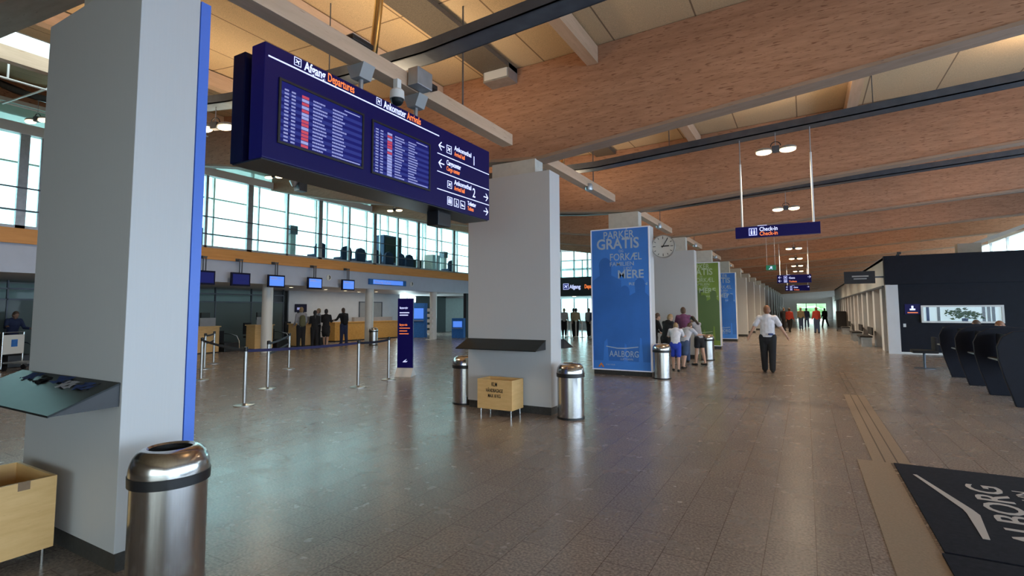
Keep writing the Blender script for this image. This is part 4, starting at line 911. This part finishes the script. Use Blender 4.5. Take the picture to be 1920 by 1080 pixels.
def ell(bm, c, rx, ry, rz, rot=None):
    r = bmesh.ops.create_uvsphere(bm, u_segments=16, v_segments=10, radius=1)
    for v in r['verts']:
        p = Vector((v.co.x*rx, v.co.y*ry, v.co.z*rz)); v.co = Vector(c)+(rot @ p if rot else p)
def remesh(bm, vox, name, m_, parent, label=None):
    me = bpy.data.meshes.new('tmp'); bmesh.ops.recalc_face_normals(bm, faces=bm.faces); bm.to_mesh(me); bm.free()
    o = bpy.data.objects.new('tmp', me); C.objects.link(o)
    md = o.modifiers.new('r', 'REMESH'); md.mode = 'VOXEL'; md.voxel_size = vox; md.use_smooth_shade = True
    sm = o.modifiers.new('s', 'SMOOTH'); sm.factor = .5; sm.iterations = 3
    bpy.context.view_layer.update()
    me2 = bpy.data.meshes.new_from_object(o.evaluated_get(bpy.context.evaluated_depsgraph_get()))
    bpy.data.objects.remove(o); bpy.data.meshes.remove(me)
    me2.name = name; me2.materials.clear(); me2.materials.append(M[m_])
    for p in me2.polygons: p.use_smooth = True
    q = bpy.data.objects.new(name, me2); C.objects.link(q); q.parent = parent
    if label: q['label'] = label
    return q
def person(lab, loc, rz, H=1.75, lean=0, head=0, legs=((4, 0), (-4, 4)), arms=((8, 5, 15), (8, 5, 15)), top='shirt_white', bot='cloth_black', hair='hair_brown', sleeve=.9, hem=1.0, long_hair=False, fat=1.0, skin='skin', vox=.016, pack=None, skirt=False, shoe='shoe', group=None, spread=.0):
    o = thing('person', lab, 'person', loc, rz, group); k = H/1.75; R_ = math.radians
    hips = Vector((0, 0, 0)); J = {}; low = 9
    for s, (p, f) in zip((-1, 1), legs):
        h = hips+Vector((s*.09*fat**.5, 0, 0)); kn = h+Vector((s*spread, math.sin(R_(p)), -math.cos(R_(p))))*.42; an = kn+Vector((s*spread, math.sin(R_(p-f)), -math.cos(R_(p-f))))*.40
        J[s] = (h, kn, an); low = min(low, an.z)
    dz = .085-low; hips.z += dz
    for s in (-1, 1): J[s] = tuple(v+Vector((0, 0, dz)) for v in J[s])
    T = Matrix.Rotation(R_(-lean), 3, 'X')
    def tp(x, y, z): return hips+T @ Vector((x, y, z))
    waist, chest, shz, neck = tp(0, .0, .18), tp(0, .01, .38), .51, tp(0, 0, .56)
    HT = Matrix.Rotation(R_(-lean-head), 3, 'X'); hc = neck+HT @ Vector((0, .02, .14))
    A = {}
    for s, (ab, pt, fl) in zip((-1, 1), arms):
        sh = tp(s*.175*fat**.4, 0, shz)
        def dr(q, ab=ab, s=s): return Vector((s*math.sin(R_(ab)), math.cos(R_(ab))*math.sin(R_(q)), -math.cos(R_(ab))*math.cos(R_(q))))
        el = sh+dr(pt)*.29; wr = el+dr(pt+fl)*.25; A[s] = (sh, el, wr, dr(pt+fl))
    def torso(bm, e, lo=-.02):
        cap(bm, tp(0, 0, lo), waist, (.15+e)*fat**.6, (.135+e)*fat, .72*fat**.3); cap(bm, waist, chest, (.135+e)*fat, .165+e, .70); cap(bm, chest, tp(0, 0, .46), .165+e, .14+e, .66)
        cap(bm, tp(-.14, 0, .49), tp(.14, 0, .49), .065+e, .065+e)
    def scl(q):
        for v in q.data.vertices: v.co *= k
        return q
    bm = BM(); torso(bm, 0)
    cap(bm, tp(0, 0, .48), hc-HT @ Vector((0, .02, .05)), .058, .052)
    ell(bm, hc, .076, .095, .115, HT); ell(bm, hc+HT @ Vector((0, .05, -.055)), .052, .055, .055, HT)
    ell(bm, hc+HT @ Vector((0, .102, -.012)), .013, .02, .026, HT)
    for s in (-1, 1):
        ell(bm, hc+HT @ Vector((s*.078, -.005, -.01)), .012, .02, .032, HT)
        h, kn, an = J[s]; cap(bm, h, kn, .088*fat**.5, .058); cap(bm, kn, kn.lerp(an, .35), .056, .056); cap(bm, kn.lerp(an, .3), an, .056, .037); cap(bm, an, an+Vector((0, .13, -.05)), .036, .026)
        sh, el, wr, d = A[s]; cap(bm, sh, el, .052, .041); cap(bm, el, wr, .040, .027)
        pm = wr+d*.08; cap(bm, wr, pm, .024, .036, .55)
        sd = Vector((0, 1, 0)); sd = (sd-d*sd.dot(d)).normalized()
        for fi, off, ln in ((0, -.030, .065), (1, -.010, .08), (2, .010, .085), (3, .030, .075)):
            b0 = pm+sd*off; mid = b0+d*ln*.55+Vector((-s*.008, 0, 0)); cap(bm, b0, mid, .0095, .009, 1, 8); cap(bm, mid, mid+(d*ln*.5+Vector((-s*.018, .0, 0))), .009, .0075, 1, 8)
        t0 = wr+d*.03+sd*.022; cap(bm, t0, t0+(d*.6+sd*.8)*.045, .011, .010, 1, 8); cap(bm, t0+(d*.6+sd*.8)*.045, t0+(d*.6+sd*.8)*.045+(d+sd*.2)*.03, .010, .008, 1, 8)
    body = scl(remesh(bm, vox*.8, 'body', skin, o))
    bm = BM()
    for s in (-1, 1): ell(bm, hc+HT @ Vector((s*.03, .088, .012)), .011, .007, .006, HT)
    scl(obj('eyes', bm, 'black_plastic', o)); bm = BM(); ell(bm, hc+HT @ Vector((0, .098, -.058)), .022, .008, .005, HT); scl(obj('mouth', bm, 'cloth_plum', o))
    bm = BM(); torso(bm, .016, .02 if not skirt else -.02)
    for s in (-1, 1):
        sh, el, wr, d = A[s]
        if sleeve <= .5: cap(bm, sh, sh.lerp(el, sleeve*1.7), .066, .068)
        else: cap(bm, sh, el, .064, .053); cap(bm, el, el.lerp(wr, (sleeve-.5)*2), .052, .042)
    scl(remesh(bm, vox, 'shirt', top, o))
    bm = BM(); cap(bm, tp(0, 0, .12), tp(0, 0, -.03), (.137)*fat+.014, .158*fat, .74)
    if skirt: cap(bm, tp(0, 0, .02), tp(0, 0, -.22), .16, .20, .8)
    for s in (-1, 1):
        h, kn, an = J[s]; e = .016
        if hem <= .5: cap(bm, h, h.lerp(kn, hem*2), .088*fat**.5+e, .078+e)
        else: cap(bm, h, kn, .092*fat**.5+e, .068*fat**.5+e); cap(bm, kn, kn.lerp(an, (hem-.5)*2), .068*fat**.5+e, .052*fat**.5+e)
    scl(remesh(bm, vox, 'skirt' if skirt else ('shorts' if hem <= .5 else 'trousers'), bot, o))
    bm = BM(); ell(bm, hc+HT @ Vector((0, -.018, .028)), .084, .095, .108, HT); ell(bm, hc+HT @ Vector((0, -.045, -.03)), .074, .065, .075, HT)
    if long_hair: cap(bm, hc+HT @ Vector((0, -.05, -.02)), hc+HT @ Vector((0, -.09, -.24)), .075, .06, .6)
    scl(remesh(bm, vox*.8, 'hair', hair, o))
    for s in (-1, 1):
        an = J[s][2]; bm = BM(); cap(bm, an+Vector((0, -.03, -.045)), an+Vector((0, .15, -.05)), .045, .036, .9, 12)
        for v in bm.verts: v.co.z = max(v.co.z, an.z-.085)
        scl(obj('shoe', bm, shoe, o, True))
    if pack:
        bm = BM(); cap(bm, tp(0, -.17, .12), tp(0, -.17, .38), .13, .12, .75); scl(remesh(bm, vox, 'backpack', pack, o))
    return o
walk = ((22, 6), (-18, 14))
mn = person('man in white short sleeved shirt and black trousers walking away down the hall', (-.88, 14.93, 0), 0, 1.74, 2, 6, ((7, 3), (-5, 12)), ((27, -6, 12), (27, 6, 12)), 'shirt_white', 'cloth_black', 'hair_red', .42, 1.0, fat=1.15, vox=.011)
bm = BM(); cap(bm, (.05, -.175, .98), (.12, -.16, .98), .028, .028); obj('belt_pouch', bm, 'leaflet_blue', mn, True)
KG = 'children and adults gathered behind the steel bin'
person('child in white T-shirt and bright blue shorts bending forward, back to the viewer', (-3.02, 14.05, 0), .15, 1.36, 22, 22, ((10, 4), (-8, 6)), ((12, 40, 50), (12, 40, 50)), 'shirt_white', 'cloth_blue', 'hair_fair', .45, .42, group=KG)
person('child in white top and denim shorts leaning right beside the one in blue shorts', (-2.93, 14.70, 0), -.35, 1.38, 30, 20, ((4, 4), (-12, 6)), ((10, 50, 40), (10, 50, 40)), 'cloth_stripe', 'cloth_denim', 'hair_brown', .45, .45, group=KG)
person('person in dark red purple top standing tallest behind the children', (-3.3, 16.6, 0), .3, 1.72, 4, 15, ((3, 0), (-3, 3)), ((8, 30, 60), (8, 30, 60)), 'cloth_plum', 'cloth_denim', 'hair_brown', .45, 1, group=KG)
person('girl with dark hair and black shorts, bare legs, right of the children', (-2.72, 15.8, 0), 1.0, 1.50, 16, 25, ((6, 0), (-8, 5)), ((10, 40, 50), (10, 40, 50)), 'cloth_grey', 'cloth_black', 'hair_black', .45, .30, True, group=KG)
person('person in dark clothes half hidden behind the poster column edge', (-3.98, 15.6, 0), -.9, 1.55, 8, 15, ((3, 0), (-3, 3)), ((8, 20, 40), (8, 20, 40)), 'cloth_black', 'cloth_black', 'hair_brown', .8, 1, group=KG)
person('dark dressed person bending, left of the child in blue shorts', (-3.50, 15.05, 0), -.5, 1.55, 14, 20, ((3, 0), (-3, 3)), ((8, 20, 40), (8, 20, 40)), 'cloth_black', 'cloth_black', 'hair_fair', .8, 1, group=KG)
CG = 'people queueing at the check-in desks'
person('person with an olive backpack queueing by the round column', (-19.0, 15.0, 0), 1.2, 1.80, 0, 0, ((3, 0), (-3, 3)), ((6, 8, 40), (6, 8, 40)), 'cloth_grey', 'cloth_black', 'hair_fair', .9, 1, pack='cloth_olive', group=CG)
person('person with long black hair in dark clothes, middle of the queue', (-19.0, 15.72, 0), 1.0, 1.66, 0, 0, ((3, 0), (-3, 3)), ((5, 15, 70), (5, 15, 70)), 'cloth_black', 'cloth_black', 'hair_black', .9, 1, True, group=CG)
person('woman in black coat with bare lower legs, right of the long haired person', (-18.9, 16.25, 0), .6, 1.72, 0, 0, ((6, 0), (-6, 5)), ((6, 20, 80), (6, 20, 80)), 'cloth_black', 'cloth_black', 'hair_black', .9, .45, skirt=True, group=CG)
person('person behind the queue in a grey top, mostly hidden', (-19.75, 16.55, 0), 2.6, 1.75, 0, 0, top='cloth_grey', hair='hair_fair', group=CG)
person('person in black jacket standing alone at the wooden counter', (-19.4, 17.75, 0), 1.3, 1.78, 6, 0, ((4, 0), (-6, 4)), ((25, 20, 60), (14, 15, 50)), 'cloth_black', 'cloth_navy', 'hair_brown', .95, 1, pack='cloth_black')
person('staff member in dark vest over white sleeves at the far left desk', (-21.95, 6.5, 0), -1.4, 1.68, 6, 20, top='cloth_navy', hair='hair_brown', skin='skin_dark', arms=((12, 25, 60), (20, 30, 70)))
tag(obj('paper_stack', bev(bx(-.3, .3, -.22, .22, 0, .10), .02), 'paper'), 'pale tilted paper pad on the far left desk', 'paper').location = (-20.3, 5.15, 1.04)
PG = 'travellers before the departures portal'
for k_, (x, y, t_, b_, h_, rz) in enumerate(((-13.2, 29.9, 'cloth_stripe', 'cloth_black', 'hair_fair', .4), (-12.6, 30.0, 'facing_brown', 'cloth_black', 'hair_black', -.3), (-12.15, 29.3, 'cloth_khaki', 'cloth_black', 'hair_black', .2), (-11.55, 29.9, 'cloth_grey', 'cloth_black', 'hair_brown', 0), (-11.0, 29.3, 'cloth_navy', 'cloth_black', 'hair_brown', .3))):
    person('traveller %s, %s from left before the departures portal' % (('in a striped top', 'in a brown top', 'in a khaki top', 'in a grey top', 'in dark navy')[k_], ORD[k_]), (x, y, 0), rz, 1.74, top=t_, bot=b_, hair=h_, vox=.022, group=PG)
FG = 'people far down the hall'
for k_, (x, y, t_, b_, h_, d_) in enumerate(((-1.45, 44, 'cloth_black', 'cloth_black', 'hair_brown', 'all in black at the left edge'), (-1.0, 41, 'cloth_red', 'cloth_black', 'hair_brown', 'in a dull red top, left'), (-.35, 47, 'cloth_khaki', 'cloth_denim', 'hair_fair', 'in a khaki top'), (.05, 52, 'cloth_navy', 'cloth_denim', 'hair_black', 'in navy behind the others'), (.62, 40.5, 'cloth_red', 'cloth_denim', 'hair_red', 'in an orange red top and blue jeans, centre'), (1.5, 55, 'cloth_black', 'cloth_black', 'hair_black', 'in black at the right'), (.95, 60, 'shirt_white', 'cloth_grey', 'hair_fair', 'in white, farthest away'))):
    person('distant person %s of the far group' % d_, (x, y, 0), .2*k_-.5, 1.76, legs=walk if k_ % 2 else ((4, 0), (-4, 4)), top=t_, bot=b_, hair=h_, vox=.03, group=FG)
o = thing('luggage_cart', 'black loaded luggage cart by the right corridor wall, far away', 'trolley', (2.25, 45, 0)); obj('cart_load', bev(bx(-.3, .3, -.45, .45, .25, 1.45), .06), 'cloth_black', o); obj('cart_base', bev(bx(-.33, .33, -.5, .6, .1, .24), .02), 'tray_metal', o)
for sx in (-1, 1):
    for sy in (-1, 1): obj('wheel', prism([(sy*.38+.07*math.cos(t*PI/8), .07+.07*math.sin(t*PI/8)) for t in range(16)], 'x', sx*.28-.02, sx*.28+.02), 'black_plastic', o)
sc = None
for (x, y, lab) in ((3.72, 14.1, 'dark stool behind the curved stations, right of the first seated head'), (4.02, 13.9, 'x')): pass
for k_, (x, y, h_, t_, lab) in enumerate(((4.22, 18.75, 'hair_brown', 'cloth_navy', 'person seated behind the dark stations, only the head showing, left one'), (4.42, 17.6, 'hair_red', 'cloth_stripe', 'person seated behind the dark stations, only the head showing, right one'))):
    c_ = thing('swivel_stool', 'dark stool under the ' + ('left', 'right')[k_]+' person seated behind the stations', 'stool', (x, y, 0), 0, 'stools at the work stations')
    obj('seat', lathe([(0, .40), (.18, .40), (.19, .44), (0, .45)], 24), 'cloth_black', c_, True); obj('pedestal', tube([(0, 0, .02), (0, 0, .40)], .03), 'chrome', c_, True); obj('base', lathe([(0, 0), (.22, 0), (.22, .02), (0, .02)], 24), 'chrome', c_)
    person(lab, (x, y, 0), PI/2, 1.72, 8, 12, ((86, 86), (86, 86)), ((12, 35, 50), (12, 35, 50)), t_, 'cloth_navy', h_, .9, 1)
